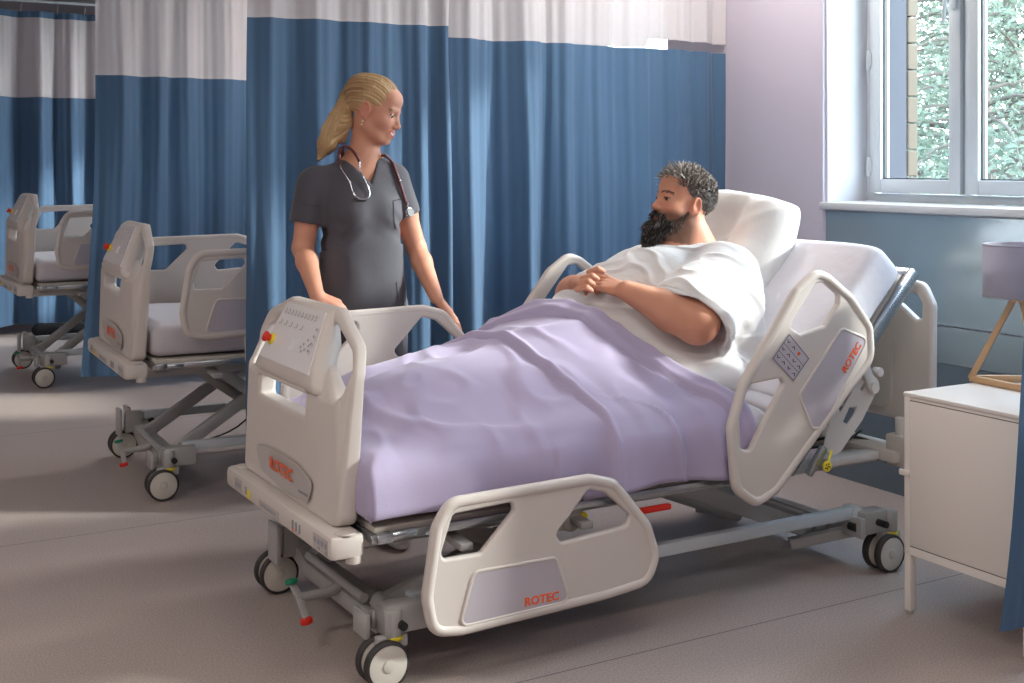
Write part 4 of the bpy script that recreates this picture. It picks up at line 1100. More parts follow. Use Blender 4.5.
# trousers, shoes
tb = Body((1.50, 4.05, .04), (2.10, 4.50, 1.0), .008)
tb.ell(hipc + Vector((0, 0, .0)), (.175, .125, .13), .05)
for d in (-1, 1): tb.chain([hipc + Vector((d * .085, 0, -.05)), Vector((NO.x + d * .09, NW, .49)), Vector((NO.x + d * .09, NW + .03, .09))], (.098, .083, .072), .03)
me, V = tb.mesh('scrub_trousers', smooth=2); V = displace(me, V, wrinkles((7, 7, 4), .004, 3)); finish(me, V, NO); link('scrub_trousers', me, 'trousers', nurse)
for d in (-1, 1):
    s_ = Body((NO.x + d * .095 - .08, 4.0, -.01), (NO.x + d * .095 + .08, 4.42, .14), .005)
    s_.cone((NO.x + d * .09, NW + .045, .045), (NO.x + d * .10, NW - .13, .038), .046, .04, .02); s_.cone((NO.x + d * .09, NW + .04, .05), (NO.x + d * .09, NW + .03, .085), .045, .045, .02)
    s_.field((0, 4, -.02), (3, 4.5, .03), lambda X, Y, Z: Z - .002 + 0 * X, .003, 'sub')
    me, V = s_.mesh('shoe', smooth=1); finish(me, V, NO); link('shoe', me, 'shoe', nurse)
# stethoscope round her neck
ST = empty('stethoscope', neck, 'stethoscope with maroon tubing and chrome ear tubes hanging round the woman\'s neck', 'stethoscope'); so = neck
def sp(x, y, pull=.006):
    p = onto(x, y, pull); return (p + NO) if p is not None else at(x, y, w=NW - .1)
nk = neck
backp = [nk + Vector((-.072, .035, .010)), nk + Vector((-.045, .075, .028)), nk + Vector((.0, .088, .034)), nk + Vector((.045, .075, .026)), nk + Vector((.070, .03, .006))]
A1 = [sp(340, 166, .008), at(339, 156, w=NW - .045), at(340.5, 148, w=NW - .005)] + backp + [at(384, 155, w=NW - .05), sp(390.5, 163, .009), sp(395, 172, .008), sp(399, 184, .008), sp(403, 198, .008), sp(406, 208, .010)]
MB(so).tube(catmull(A1, 5), .0058, n=10).build('tubing', 'maroon', ST)
MB(so).tube(catmull([nk + Vector((-.068, .04, .014)), at(343.5, 146.5, w=NW - .03), at(350, 148.5, w=NW - .075), at(356, 155, w=NW - .115), at(359.5, 162, w=NW - .125)], 5), .0055, n=10).build('tubing', 'maroon', ST)
MB(so).tube(catmull([sp(340, 166, .008), sp(343, 172, .007), sp(350, 183, .007), sp(353.5, 194, .007), sp(359, 199.5, .008), sp(366, 199, .008), sp(369, 194.5, .008), sp(367, 186, .009), sp(362.5, 178, .012), at(360, 170, w=NW - .125), at(359.5, 161, w=NW - .125)], 6), .0024, n=10).build('ear_tube', 'chrome', ST)
MB(so).tube([sp(353.5, 198.5, .005), sp(358, 201, .005), sp(366, 201, .005)], .0022, n=8).build('ear_tip', 'black_plastic', ST)
cp_ = sp(407, 213, .014)
MB(so).cyl(cp_ + Vector((0, .006, 0)), cp_ + Vector((.004, -.008, .002)), .019, 24, bev=.003).cyl(cp_ + Vector((-.004, 0, .02)), cp_ + Vector((-.002, 0, .040)), .005).build('chest_piece', 'chrome', ST)
MB(so).cyl(cp_ + Vector((.004, -.0075, .001)), cp_ + Vector((.005, -.011, .002)), .016, 24).build('diaphragm', 'black_plastic', ST)
p_ = sp(398, 181, .015); MB(so).sphere(p_, .005, 8).build('tubing_clip', 'chrome', ST)

# ------------------------------------------------------------------ PATIENT
MO = Vector((2.48, 3.56, .62))
hm = Head(at(681.5, 203, w=3.58), (-.95, .10, 0), .20, .0, 1.07)
nkm = Vector((2.865, 3.58, 1.09))
shN, shF = Vector((2.80, 3.37, 1.02)), Vector((2.78, 3.83, 1.03))
elN, elF = at(697, 322, w=3.21), at(574, 299, w=3.83)
wrN, wrF = at(627, 291, w=3.37), at(577, 286, w=3.68)
pb = Body((1.36, 3.08, .58), (3.10, 4.06, 1.42), .0042)
head_shape(pb, hm, True)
pb.cone(hm.p(0, -.02, -.06), nkm, .072, .085, .03); pb.cone(hm.p(0, .02, -.085), nkm + Vector((-.07, 0, .02)), .05, .07, .03)
pb.ell((2.55, 3.62, .80), (.26, .28, .20), .06); pb.ell((2.68, 3.58, .93), (.19, .24, .17), .08); pb.cone(shN, shF + Vector((0, -.06, -.03)), .085, .075, .05)
pb.ell((2.42, 3.60, .75), (.20, .22, .12), .06)
for sh, el, wr, q in ((shN, elN, wrN, 1), (shF + Vector((0, -.05, -.03)), elF, wrF, .8)):
    pb.chain([sh, sh.lerp(el, .5), el], (.082 * q, .076 * q, .070 * (q + 1) / 2), .03); pb.chain([el, el.lerp(wr, .35), wr], (.070, .066, .036), .03)
for d in (-1, 1): pb.chain([(2.30, 3.58 + d * .11, .73), (1.92, 3.58 + d * .10, .70), (1.52, 3.58 + d * .09, .665)], (.11, .070, .040), .05)
# folded hands: near hand below, far hand's fingers laced over it
dN = (at(588, 279, w=3.52) - wrN); hand(pb, wrN + Vector((0, 0, .0)), dN, (-.35, -.25, .9), 1, 1.06, (6, 8, 10), .06, r=.0098)
dF = (at(597, 279, w=3.50) - wrF); hand(pb, wrF + Vector((.0, 0, .012)), dF, (-.45, -.40, .8), -1, 1.06, (14, 30, 30), .22, .2, r=.0102)
for i, (px, py) in enumerate([(600, 271), (594, 278), (590, 283.5), (588, 290)]):     # laced finger ends over the near hand
    a = at(px - 11, py + 1 - i * .5, w=3.43); c = at(px + 3, py + .5, w=3.395 + .004 * i); m = a.lerp(c, .5) + Vector((0, -.012, .010))
    pb.chain([a, m, c], (.0105, .0108, .0095), .003)
me, V = pb.mesh('body', smooth=1); del pb
patient = empty('person', MO, 'bearded man in white gown lying back in bed, hands folded on his belly', 'person')
def stub(c, x, y, z, ax, blend):
    m = np.clip((-.030 - z) / .02, 0, 1) * np.clip((y + .045) / .03, 0, 1) * (z > -.14)
    blend(m, (92, 66, 56), .8)
    blend(np.clip((z - .0) / .02, 0, 1) * np.clip((.01 - y) / .02, 0, 1) * (ax < .074), (120, 100, 88), .6)
paint_face(me, V, hm, (206, 146, 118), (190, 96, 84), (52, 40, 36), True, stub)
c_ = np.empty(len(V) * 4, dtype=np.float32); me.color_attributes['tint'].data.foreach_get('color', c_); c_ = c_.reshape(-1, 4)
f_ = np.exp(-(((V - np.array(at(705, 333, w=3.17))) ** 2).sum(1)) / .0012)[:, None]; c_[:, :3] = c_[:, :3] * (1 - .35 * f_) + np.array(lin((176, 84, 66))[:3]) * .35 * f_
me.color_attributes['tint'].data.foreach_set('color', c_.ravel())
finish(me, V, MO); link('body', me, 'skin', patient); eyes(hm, patient, MO, (.12, .12))
# hair: short faded sides, tousled grey top
rotm = [tuple(a) for a in hm.A]; s_ = hm.s
cb_ = Body(hm.C - Vector((.17, .17, .17)), hm.C + Vector((.17, .17, .19)), .004)
cb_.ell(hm.p(0, -.024, .041), [q * s_ for q in (.0775, .0985, .083)], .01, rot=rotm)
def hl(X, Y, Z):
    y = ((X - hm.C.x) * hm.A[1].x + (Y - hm.C.y) * hm.A[1].y + (Z - hm.C.z) * hm.A[1].z) / s_; z = ((X - hm.C.x) * hm.A[2].x + (Y - hm.C.y) * hm.A[2].y + (Z - hm.C.z) * hm.A[2].z) / s_
    cut = np.maximum(.005 - np.maximum(-y - .02, 0) * .9 - z, (y - .9 * (z - .03) - .018) * .7); return -cut * s_
cb_.field(hm.C - Vector((.17, .17, .17)), hm.C + Vector((.17, .17, .19)), hl, .006, 'sub')
me, V = cb_.mesh('hair', smooth=1); N_ = vnormals(me); Lh = hm.loc(V)
topm = (Lh[:, 2] > .050) & (Lh[:, 1] > -.10); allm = Lh[:, 2] > -.045
ids = [i for i in range(len(V)) if topm[i]]; ids2 = [i for i in range(len(V)) if allm[i]]
def grey(p, rr):
    l = hm.loc([p])[0]; g = rr.random(); dark = lin((56, 44, 38))[:3]; mid = lin((112, 102, 96))[:3]; lt = lin((206, 202, 198))[:3]
    t = max(0, min(1, (l[1] + .06) / .12)) * .45 + g * .5
    a, b = (dark, mid) if t < .5 else (mid, lt); q = (t * 2) % 1 if t < 1 else 1
    return tuple(x * (1 - q) + y * q for x, y in zip(a, b))
rs = random.Random(5)
rootsA = [(V[i], N_[i]) for i in rs.sample(ids, min(900, len(ids)))]; rootsB = [(V[i], N_[i]) for i in rs.sample(ids2, min(2600, len(ids2)))]
Aup, Afw = hm.A[2], hm.A[1]
def flowT(p, n): l = hm.loc([p])[0]; q = mnoise.noise(Vector(p) * 28); return Aup * (.7 + q) + Afw * (.9 if l[1] > .03 else -.3) + hm.A[0] * 1.4 * mnoise.noise(Vector(p) * 28 + Vector((7, 0, 0)))
def lenT(p): l = hm.loc([p])[0]; return .014 + .030 * max(0, min(1, (l[1] + .05) / .11))
v1, f1, c1 = tufts('t', rootsA, None, None, (0, 0, 0), 3, lenT, .0034, flowT, grey, .6)
v2, f2, c2 = tufts('t', rootsB, None, None, (0, 0, 0), 4, lambda p: .012, .0016, lambda p, n: Aup * -.5 + Afw * -.6, lambda p, rr: tuple(x * .8 for x in grey(p, rr)), .3)
base = np.array([tuple(x * .55 for x in grey(Vector(v), rs)) for v in V])
V_all = [Vector(v) for v in V] + v1 + v2; F_all = [tuple(p.vertices) for p in me.polygons] + [tuple(i + len(V) for i in f) for f in f1] + [tuple(i + len(V) + len(v1) for i in f) for f in f2]
me2 = mesh('hair', [v - MO for v in V_all], F_all); tint(me2, np.concatenate([base, np.array(c1), np.array(c2)])); link('hair', me2, 'hair_dark', patient)
# beard
bb = Body(hm.C - Vector((.2, .16, .22)), hm.C + Vector((.1, .16, .06)), .004)
for d in (-1, 1):
    bb.cone(hm.p(d * .062, .006, -.036), hm.p(d * .048, .042, -.084), .0105 * s_, .020 * s_, .02); bb.cone(hm.p(d * .038, .058, -.086), hm.p(0, .080, -.104), .017 * s_, .026 * s_, .02)
    bb.cone(hm.p(d * .003, .0985, -.0495), hm.p(d * .031, .080, -.060), .0050 * s_, .0055 * s_, .005); bb.cone(hm.p(d * .031, .080, -.060), hm.p(d * .034, .066, -.088), .0065 * s_, .012 * s_, .01)
bb.cone(hm.p(0, .084, -.108), hm.p(0, .100, -.150), .034 * s_, .020 * s_, .02); bb.cone(hm.p(-.02, .090, -.10), hm.p(.02, .090, -.10), .020, .020, .015)
bb.cone(hm.p(-.013, .106, -.0665), hm.p(.013, .106, -.0665), .0145, .0145, .004, 'sub')
me, V = bb.mesh('beard', smooth=1); N_ = vnormals(me)
def bk(p, rr):
    g = rr.random(); f = hm.loc([p])[0][1] < .055; return tuple(lin((78, 58, 50) if f else (46, 40, 38))[:3]) if g < .72 else tuple(lin((118, 98, 88) if f else (128, 122, 118))[:3])
Lb = hm.loc(V); okb = [i for i in range(len(V)) if not (abs(Lb[i][2] + .0665) < .011 and Lb[i][1] > .085 and abs(Lb[i][0]) < .024)]; ids = rs.sample(okb, min(3600, len(okb)))
v1, f1, c1 = tufts('b', [(V[i], N_[i]) for i in ids], None, None, (0, 0, 0), 8, lambda p: .011 + .010 * max(0, min(1, (hm.loc([p])[0][1] - .03) / .05)), .0014, lambda p, n: Aup * -1.0 + Afw * .25, bk, .5)
me2 = mesh('beard', [Vector(v) - MO for v in V] + [v - MO for v in v1], [tuple(p.vertices) for p in me.polygons] + [tuple(i + len(V) for i in f) for f in f1])
tint(me2, np.concatenate([np.array([lin((84, 60, 50) if l[1] < .055 else (42, 36, 34))[:3] for l in hm.loc(V)]), np.array(c1)])); link('beard', me2, 'hair_dark', patient)
# gown
GB = [((2.55, 3.62, .80), (.29, .31, .235)), ((2.68, 3.58, .93), (.22, .27, .20)), ((2.63, 3.54, .70), (.42, .375, .15))]
tb_ = Body((2.02, 3.06, .58), (3.12, 4.12, 1.30), .0055)
for c, r in GB: tb_.ell(c, r, .08)
tb_.cone(shN + Vector((.01, .04, 0)), shF + Vector((.01, -.03, -.02)), .112, .10, .06); tb_.cone(nkm + Vector((.0, 0, -.05)), nkm + Vector((-.02, 0, -.1)), .12, .15, .05)
tb_.cone(shF + Vector((0, -.02, -.03)), (2.60, 3.85, .93), .095, .10, .04)
sl = Body((2.02, 3.06, .58), (3.12, 4.12, 1.30), .0055)
sl.cone(shN + Vector((.02, 0, 0)), (2.60, 3.27, .905), .122, .150, .04); sl.cone((2.80, 3.30, .93), (2.85, 3.33, .84), .11, .07, .05); sl.cone((2.70, 3.30, .82), (2.86, 3.33, .80), .07, .09, .06)
full = lambda X, Y, Z: (X + Z - 3.478 + .012 * np.sin((X - Z) * 24)) * .707
sl.field((2.02, 3.06, .58), (3.12, 4.12, 1.30), full, .006, 'sub')
q = Vector((2.60, 3.27, .905)); d = Vector((-.62, -.3, -.5)).normalized()
sl.cone(q - d * .06, q + d * .05, .10, .140, .01, 'sub')
k_ = .03; hh = np.maximum(k_ - np.abs(tb_.D - sl.D), 0) / k_; tb_.D = (np.minimum(tb_.D, sl.D) - hh * hh * k_ * .25).astype(np.float32)
tb_.field((2.02, 3.0, .58), (2.20, 4.2, 1.3), lambda X, Y, Z: X - 2.16 + 0 * Y, .01, 'sub')
tb_.cone(nkm + Vector((-.03, 0, .10)), nkm + Vector((-.01, 0, -.015)), .098, .098, .012, 'sub')
# far sleeve opening
tb_.field((2.3, 3.86, .6), (3.0, 4.12, 1.3), lambda X, Y, Z: (X + Z - 3.42) * .707 + 0 * Y, .01, 'sub')
me, V = tb_.mesh('gown', smooth=2); del tb_, sl
def gw(v):
    a = mnoise.noise(Vector((v.x * 5 + v.z * 5, v.y * 4, (v.z - v.x) * 2))); b = mnoise.noise(Vector(((v.x + v.z) * 9, v.y * 7 + 4, v.z * 3)))
    r = max(0, 1 - abs(b) * 4.0); f = .006 * a + .007 * r
    dd = (v - Vector((2.62, 3.30, 1.06))).length; f += .004 * math.sin(((v.z - v.x) * .7) * 75 + 3 * a) * math.exp(-(dd / .13) ** 2)
    e = (v.x + v.z - 3.478) * .707
    if v.y < 3.45 and 0 < e < .05: f += .0025 * (1 if .022 < e < .026 else 0) * -1.5
    if v.z < .84 and v.y < 3.4: f += .006 * math.sin(v.x * 26 + v.z * 34 + 3 * a)
    return f
V = displace(me, V, gw); finish(me, V, MO); link('gown', me, 'gown', patient)

# ------------------------------------------------------------------ BLANKET
def gown_top(u, w):
    z = -1
    for c, r in GB:
        q = 1 - ((u - c[0]) / r[0]) ** 2 - ((w - c[1]) / r[1]) ** 2
        if q > 0: z = max(z, c[2] + r[2] * math.sqrt(q))
    return z
HU = [(1.30, .635), (1.38, .665), (1.46, .72), (1.54, .765), (1.67, .795), (1.85, .825), (2.0, .855), (2.12, .895), (2.22, .925), (2.34, .93), (2.5, .93), (2.65, .90), (2.8, .9)]
UE = [(2.95, 2.69), (3.04, 2.66), (3.15, 2.53), (3.30, 2.40), (3.42, 2.315), (3.60, 2.19), (3.80, 2.09), (4.0, 2.04)]
FOLD = [(at(528, 372, w=3.52)), at(560, 400, w=3.36), at(590, 424, w=3.22), at(610, 445, w=3.06)]
def bl_h(u, w):
    base = .632; H = smooth_interp(u, HU); q = w - 3.56; hw = .57 if q < 0 else .50
    g = math.cos(min(1, abs(q) / hw) * PI / 2) ** 1.7
    # two legs with a shallow valley between them towards the foot
    leg = max(0, min(1, (2.05 - u) / .3)); g *= 1 - leg * .16 * math.exp(-((q + .01) / .06) ** 2)
    z = base + (H - base) * g
    z = max(z, gown_top(u, w) + .014) if w > 3.1 else z
    n = .012 * mnoise.noise(Vector((u * 3.2, w * 3.5, 1))) + .011 * max(0, 1 - abs(mnoise.noise(Vector((u * 2.2 + w * 2.6, w * 2 - u * 1.2, 4)))) * 6) + .007 * max(0, 1 - abs(mnoise.noise(Vector((u * 6 - w * 2, w * 5 + u * 2, 8)))) * 4)
    e = max(0, min(w - 3.045, 3.965 - w, u - 1.325))
    return z + n * min(1, (w - 3.0) / .08 + .25) - .028 * math.exp(-e / .022)
def pl_side(u, w):   # signed distance-like value to the overlap line of the upper layer
    us = smooth_interp(w, [(3.0, 2.10), (3.06, 2.10), (3.15, 2.07), (3.3, 2.02), (3.45, 2.0), (3.6, 1.96), (3.75, 1.88), (4.0, 1.84)]); return u - us
def build_blanket():
    zb = .436; wn, wf = 3.045, 3.965; u0 = 1.325; G = []
    svals = [-.17, -.13, -.09, -.05, -.02] + [0 + i / 150 for i in range(151)]
    drop = .17
    for s in svals:
        row = []
        # v parameter: side drop near, across, drop far
        vs_ = [-drop + drop * i / 12 for i in range(12)] + [i / 90 for i in range(91)] + [1 + drop * (i + 1) / 8 for i in range(8)]
        for v in vs_:
            wt = wn + (wf - wn) * min(1, max(0, v)); ue = smooth_interp(wt, UE)
            u = u0 + (ue - u0) * max(0, s); zt = bl_h(u, wt); dv = max(0, -v, v - 1); ds = max(0, -s)
            d = math.hypot(dv, ds); ang = math.atan2(ds, dv) if d > 0 else 0
            sgn = -1 if v < .5 else 1
            w = wt; z = zt
            if d > 0:
                t = min(1, d / drop); out = .028 * (1 - math.exp(-d * 40)); z = zt - d * (zt - zb) / drop
                fl = .013 * math.sin(u * 21 + 2 * mnoise.noise(Vector((u * 3, 0, 7)))) * t + .010 * mnoise.noise(Vector((u * 6, z * 5, 3)))
                if u < 1.9: fl *= .45
                if u < 1.9 and t > .8: z = zt - drop * .8 * (zt - zb) / drop - (t - .8) * .05; out -= (t - .8) * .16
                w = wt + sgn * (out * math.cos(ang) + (fl if ds == 0 else 0)); u = u - (out * .45 * math.sin(ang))
                # long hem drooping a little lower towards the head end on the near side
                if v < 0 and u > 2.0: z += .012 * math.sin(u * 9) * t
            # upper layer step
            pdx = pl_side(u, wt)
            st = 1 / (1 + math.exp(-pdx / .0035)); 
            lift = .014 * st + .010 * math.exp(-((pdx - .010) / .010) ** 2) - .006 * math.exp(-((pdx + .006) / .005) ** 2)
            # turned-back band at the upper edge
            ed = smooth_interp(wt, UE) - u; band = 1 / (1 + math.exp((ed - .085) / .004)) if s > .5 else 0
            lift += .026 * band + .012 * math.exp(-((ed - .03) / .014) ** 2) * (s > .5) - .010 * math.exp(-((ed - .088) / .006) ** 2) * (s > .5)
            if s > .5 and ed < .012: lift -= (.012 - ed) * 1.6
            if v < .12:
                p2 = u - smooth_interp(wt - max(0, -v) * .12, [(3.0, 2.42), (3.045, 2.34), (3.10, 2.26), (3.16, 2.10)]); lift -= .013 / (1 + math.exp(-p2 / .003)) * max(0, min(1, (.12 - v) / .05)) - .010 * math.exp(-((p2 + .010) / .010) ** 2) * max(0, min(1, (.12 - v) / .05))
            if d > 0: w += sgn * lift
            else: z += lift
            row.append(Vector((u, w, z)))
        G.append(row)
    o = Vector((2.0, 3.5, .62)); me = grid_mesh('blanket', [[p - o for p in r] for r in G]); b = link('blanket', me, 'lilac_blanket'); b.location = o
    so = b.modifiers.new('solid', 'SOLIDIFY'); so.thickness = .006; so.offset = -1
    prop(b, 'lilac blanket covering the patient from feet to belly in the front bed', 'blanket')
build_blanket()

# ------------------------------------------------------------------ PILLOW
def pillow():
    C0 = Vector((3.095, 3.665, 1.095)); ax = Vector((.03, .985, .08)).normalized(); ay = Vector((.42, 0, .90)).normalized(); ay = (ay - ax * ay.dot(ax)).normalized(); az = ax.cross(ay); az = az if az.x < 0 else -az
    G = []; n = 48
    for sd in (1, -1):
        g = []
        for i in range(n + 1):
            row = []
            for j in range(n + 1):
                a, b = -1 + 2 * i / n, -1 + 2 * j / n
                t = (max(0, 1 - abs(a) ** 3) ** .5) * (max(0, 1 - abs(b) ** 3) ** .5); rc = 1 - .13 * (abs(a) * abs(b)) ** 3
                pin = 1 - .07 * (1 - abs(b) ** 3) * abs(a) ** 3 ; pin2 = 1 - .09 * (1 - abs(a) ** 3) * abs(b) ** 3
                x = a * .270 * pin * rc; y = b * .255 * pin2 * rc
                f = .010 * mnoise.noise(Vector((a * 2, b * 2.5, sd * 3))) + .010 * max(0, 1 - abs(mnoise.noise(Vector((a * 3 + b, b * 1.2, sd + 5)))) * 5)
                z = sd * (.125 * t) + f * (t > 0) * t
                # dented by the head in the middle
                if sd > 0: z -= .07 * math.exp(-((a + .05) / .35) ** 2 - ((b - .15) / .55) ** 2)
                z -= .03 * abs(a) ** 2
                row.append(C0 + ax * x + ay * y + az * z)
            g.append(row)
        G.append(g)
    mb = MB(C0)
    for g in G:
        V = [p for r in g for p in r]; m = n + 1; mb.add(V, [(i * m + j, (i + 1) * m + j, (i + 1) * m + j + 1, i * m + j + 1) for i in range(n) for j in range(n)])
    o = mb.build('pillow', 'pillow', angle=180); o.location = C0; prop(o, 'plump white pillow propped upright behind the bearded man\'s head', 'pillow')
    bm = bmesh.new(); bm.from_mesh(o.data); bmesh.ops.remove_doubles(bm, verts=bm.verts, dist=.0005); bmesh.ops.recalc_face_normals(bm, faces=bm.faces); bm.to_mesh(o.data); bm.free()
pillow()

# ------------------------------------------------------------------ CABINET + LAMP
cab = empty('cabinet', (3.27, 2.53, 0), 'white metal bedside cabinet on short legs at the lower right', 'cabinet'); o = cab.location
c0, c1, d0, d1 = 2.285, 2.745, 3.03, 3.56
MB(o).box(d0 + .004, d1, c0 + .001, c1 - .001, .192, .687, b=.004).box(d0 - .001, d0 + .01, c1 - .022, c1, .19, .688, b=.002).box(d0 - .001, d0 + .01, c0, c0 + .022, .19, .688, b=.002).box(d0 - .0008, d0 + .01, c0 + .022, c1 - .022, .191, .216, b=0).box(d0 - .0008, d0 + .01, c0 + .022, c1 - .022, .679, .687, b=0).build('body', 'cabinet_paint', cab)
MB(o).box(d0 - .003, d1 + .002, c0 - .003, c1 + .003, .688, .701, b=.003).build('cabinet_top', 'cabinet_paint', cab)
MB(o).box(d0 + .001, d0 + .006, c0 + .0215, c1 - .0215, .2155, .6795, b=0).build('door_gap', 'cab_gap', cab, smooth=False)
dr = MB(o).box(d0 - .003, d0 + .006, c0 + .0235, c1 - .0235, .2195, .6755, b=.002).build('door', 'cabinet_paint', cab)
MB(o).box(d0 - .012, d0 - .002, c1 - .028, c1 + .014, .437, .457, b=.0048).cyl((d0 - .014, c1 - .016, .447), (d0 - .011, c1 - .016, .447), .006, 12).build('handle', 'cabinet_paint', dr)
for uu in (d0 + .012, d1 - .012):
    for ww in (c0 + .012, c1 - .012):
        lg = MB(o).box(uu - .012, uu + .012, ww - .012, ww + .012, .012, .195, b=.002).build('leg', 'cabinet_paint', cab)
        MB(o).cyl((uu, ww, 0), (uu, ww, .014), .010, 16, bev=.002).build('foot', 'panel_grey', lg)
lc = Vector((3.43, 2.622, .7015)); lamp = empty('table_lamp', lc, 'wooden tripod lamp with pale fabric drum shade standing on the white cabinet', 'lamp')
apx = lc + Vector((0, 0, .285)); R_ = .155
feet = [lc + Vector((R_ * math.cos(a), R_ * math.sin(a), .012)) for a in (math.radians(118), math.radians(238), math.radians(-2))]
for i, f in enumerate(feet): MB(lc).beam(f, apx + (f - lc) * .12, .019, .019, .002).build('leg', 'wood', lamp)
for i in range(3): MB(lc).beam(feet[i] , feet[(i + 1) % 3], .018, .020, .002).build('base_bar', 'wood', lamp)
MB(lc).box(apx.x - .022, apx.x + .022, apx.y - .022, apx.y + .022, apx.z - .012, apx.z + .016, b=.003).build('neck_block', 'wood', lamp)
P = []
for r, z in ((.112, .292), (.1135, .290), (.1155, .292), (.1155, .458), (.1135, .460), (.112, .458)):
    P.append([lc + Vector((r * math.cos(2 * PI * j / 64), r * math.sin(2 * PI * j / 64), z)) - lc for j in range(65)])
P.append(P[0]); shd = link('lamp_shade', grid_mesh('lamp_shade', P), 'lampshade', lamp)
MB().tube([Vector((.1145 * math.cos(2 * PI * j / 48), .1145 * math.sin(2 * PI * j / 48), .459)) for j in range(48)], .0028, n=8, closed=True).tube([Vector((.1145 * math.cos(2 * PI * j / 48), .1145 * math.sin(2 * PI * j / 48), .292)) for j in range(48)], .0025, n=8, closed=True).build('shade_trim', 'lampshade', shd)
MB().cyl((0, 0, .295), (0, 0, .34), .018).sphere((0, 0, .365), .028, 12).build('bulb', 'reveal_white', lamp)

# ------------------------------------------------------------------ black item on the floor by the farthest curtain
bg = Body((1.55, 10.45, -.01), (2.95, 11.05, .16), .012)
bg.chain([(1.72, 10.82, .05), (2.0, 10.72, .045), (2.35, 10.70, .06), (2.72, 10.66, .055)], (.055, .05, .065, .05), .04)
bg.field((1.5, 10.4, -.02), (3, 11.1, .05), lambda X, Y, Z: Z - .004 + 0 * X, .01, 'sub')
me, V = bg.mesh('black_bag', smooth=2); V = displace(me, V, wrinkles((6, 6, 9), .008, 2)); finish(me, V, (2.2, 10.7, 0)); o = link('black_bag', me, 'black_bag'); o.location = (2.2, 10.7, 0)
prop(o, 'long low black soft bag lying on the floor beyond the farthest bed', 'bag')

# ================================================================== OUTSIDE
o = MB().box(UW + .5, 40, -25, 40, -.3, -.2, b=0).build('ground', 'outdoor_ground', smooth=False); o['kind'] = 'structure'
# wing of the building just beyond the first window: rendered face with a brick end
x0, x1 = 4.62, 5.10
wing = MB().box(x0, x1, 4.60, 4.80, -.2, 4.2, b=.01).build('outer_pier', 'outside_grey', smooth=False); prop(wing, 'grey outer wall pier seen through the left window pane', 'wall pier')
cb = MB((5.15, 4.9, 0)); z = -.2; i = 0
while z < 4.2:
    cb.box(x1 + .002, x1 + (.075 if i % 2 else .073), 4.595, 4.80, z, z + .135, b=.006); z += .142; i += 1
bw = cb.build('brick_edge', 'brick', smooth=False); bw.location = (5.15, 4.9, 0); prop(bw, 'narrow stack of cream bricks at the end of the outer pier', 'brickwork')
gw_ = MB((17, 8, 0)).box(18.6, 18.9, 4, 24, -.2, 1.25, b=.02).box(18.5, 19.0, 4, 24, 1.25, 1.33, b=.02).build('garden_wall', 'garden_wall'); gw_.location = (17, 8, 0); prop(gw_, 'low pale garden wall beyond the trees outside the window', 'garden wall')
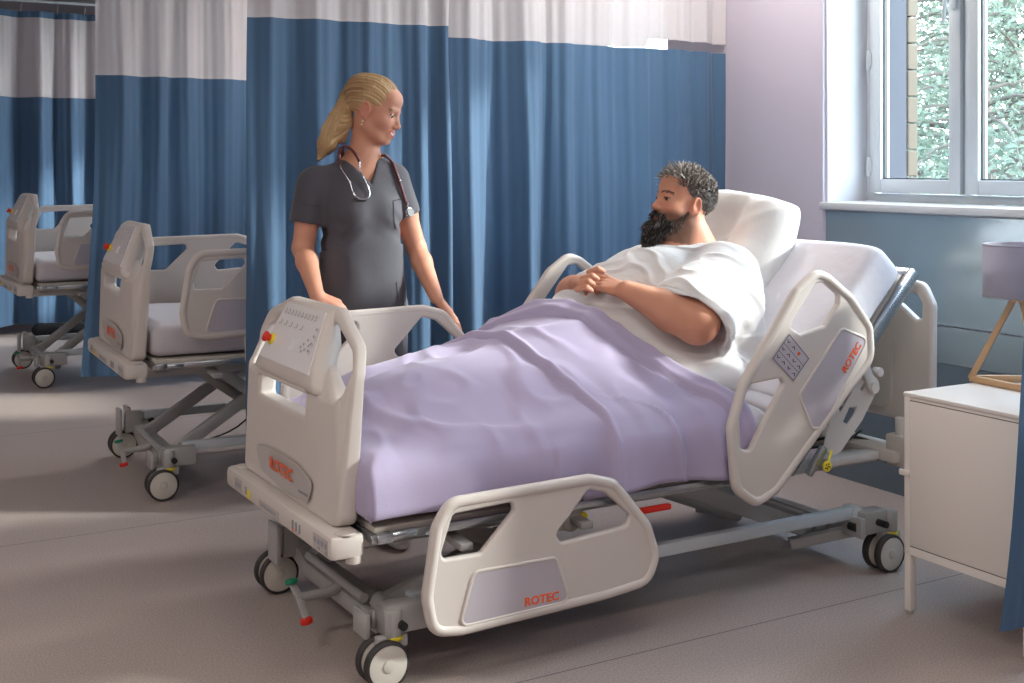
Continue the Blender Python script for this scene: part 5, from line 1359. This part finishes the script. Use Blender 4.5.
def tree(u, w, H, R0, seed, label, hue, n=5200, leaf=.055):
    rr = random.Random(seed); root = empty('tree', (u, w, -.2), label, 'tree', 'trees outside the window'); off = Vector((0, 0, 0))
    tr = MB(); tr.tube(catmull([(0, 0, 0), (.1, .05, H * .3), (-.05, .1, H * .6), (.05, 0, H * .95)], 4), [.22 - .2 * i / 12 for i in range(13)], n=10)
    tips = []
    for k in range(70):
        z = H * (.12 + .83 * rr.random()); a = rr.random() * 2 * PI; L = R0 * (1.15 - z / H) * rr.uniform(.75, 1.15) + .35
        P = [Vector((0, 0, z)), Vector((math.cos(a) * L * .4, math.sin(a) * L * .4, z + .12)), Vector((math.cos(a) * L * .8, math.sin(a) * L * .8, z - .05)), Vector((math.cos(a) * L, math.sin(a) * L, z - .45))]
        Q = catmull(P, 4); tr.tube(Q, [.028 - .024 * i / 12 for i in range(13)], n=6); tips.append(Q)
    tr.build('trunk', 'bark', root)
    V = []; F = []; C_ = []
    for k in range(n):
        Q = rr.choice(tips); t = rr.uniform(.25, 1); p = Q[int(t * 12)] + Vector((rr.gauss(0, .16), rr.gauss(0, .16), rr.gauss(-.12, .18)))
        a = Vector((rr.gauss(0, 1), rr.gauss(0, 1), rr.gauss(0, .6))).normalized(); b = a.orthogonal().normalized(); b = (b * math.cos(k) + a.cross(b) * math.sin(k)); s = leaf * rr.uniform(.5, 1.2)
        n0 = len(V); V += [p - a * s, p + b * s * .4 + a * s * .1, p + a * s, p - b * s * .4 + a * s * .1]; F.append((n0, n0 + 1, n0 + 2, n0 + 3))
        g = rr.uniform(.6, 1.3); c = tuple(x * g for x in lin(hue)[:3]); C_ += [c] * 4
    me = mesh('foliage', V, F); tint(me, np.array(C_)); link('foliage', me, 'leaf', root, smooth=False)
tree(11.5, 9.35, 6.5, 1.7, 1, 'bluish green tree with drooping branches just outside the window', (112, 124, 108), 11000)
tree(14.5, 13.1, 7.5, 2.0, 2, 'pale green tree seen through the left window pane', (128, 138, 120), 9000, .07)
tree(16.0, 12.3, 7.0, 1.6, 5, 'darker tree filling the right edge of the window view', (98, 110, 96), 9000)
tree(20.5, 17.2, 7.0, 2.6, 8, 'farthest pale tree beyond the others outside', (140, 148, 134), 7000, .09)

# ================================================================== LIGHT
wd = bpy.data.worlds.new('sky'); scene.world = wd; wd.use_nodes = True; N = wd.node_tree.nodes; L = wd.node_tree.links
bgn = N['Background']
tc = N.new('ShaderNodeTexCoord'); sx = N.new('ShaderNodeSeparateXYZ'); L.new(tc.outputs['Generated'], sx.inputs[0])
cr = N.new('ShaderNodeValToRGB'); L.new(sx.outputs[2], cr.inputs[0]); cr.color_ramp.elements[0].position = 0; cr.color_ramp.elements[0].color = (.92, .96, 1, 1); cr.color_ramp.elements[1].position = .7; cr.color_ramp.elements[1].color = (.58, .76, 1, 1)
L.new(cr.outputs[0], bgn.inputs[0]); bgn.inputs[1].default_value = 11.0
sd = bpy.data.lights.new('sun', 'SUN'); sd.energy = 6.0; sd.angle = math.radians(5); sd.color = (1, .96, .9)
so = bpy.data.objects.new('sun', sd); COL.objects.link(so); so.rotation_euler = Vector((-.74, .40, -.37)).to_track_quat('-Z', 'Y').to_euler()
scene.cycles.use_denoising = True
scene.cycles.max_bounces = 8; scene.cycles.transparent_max_bounces = 16
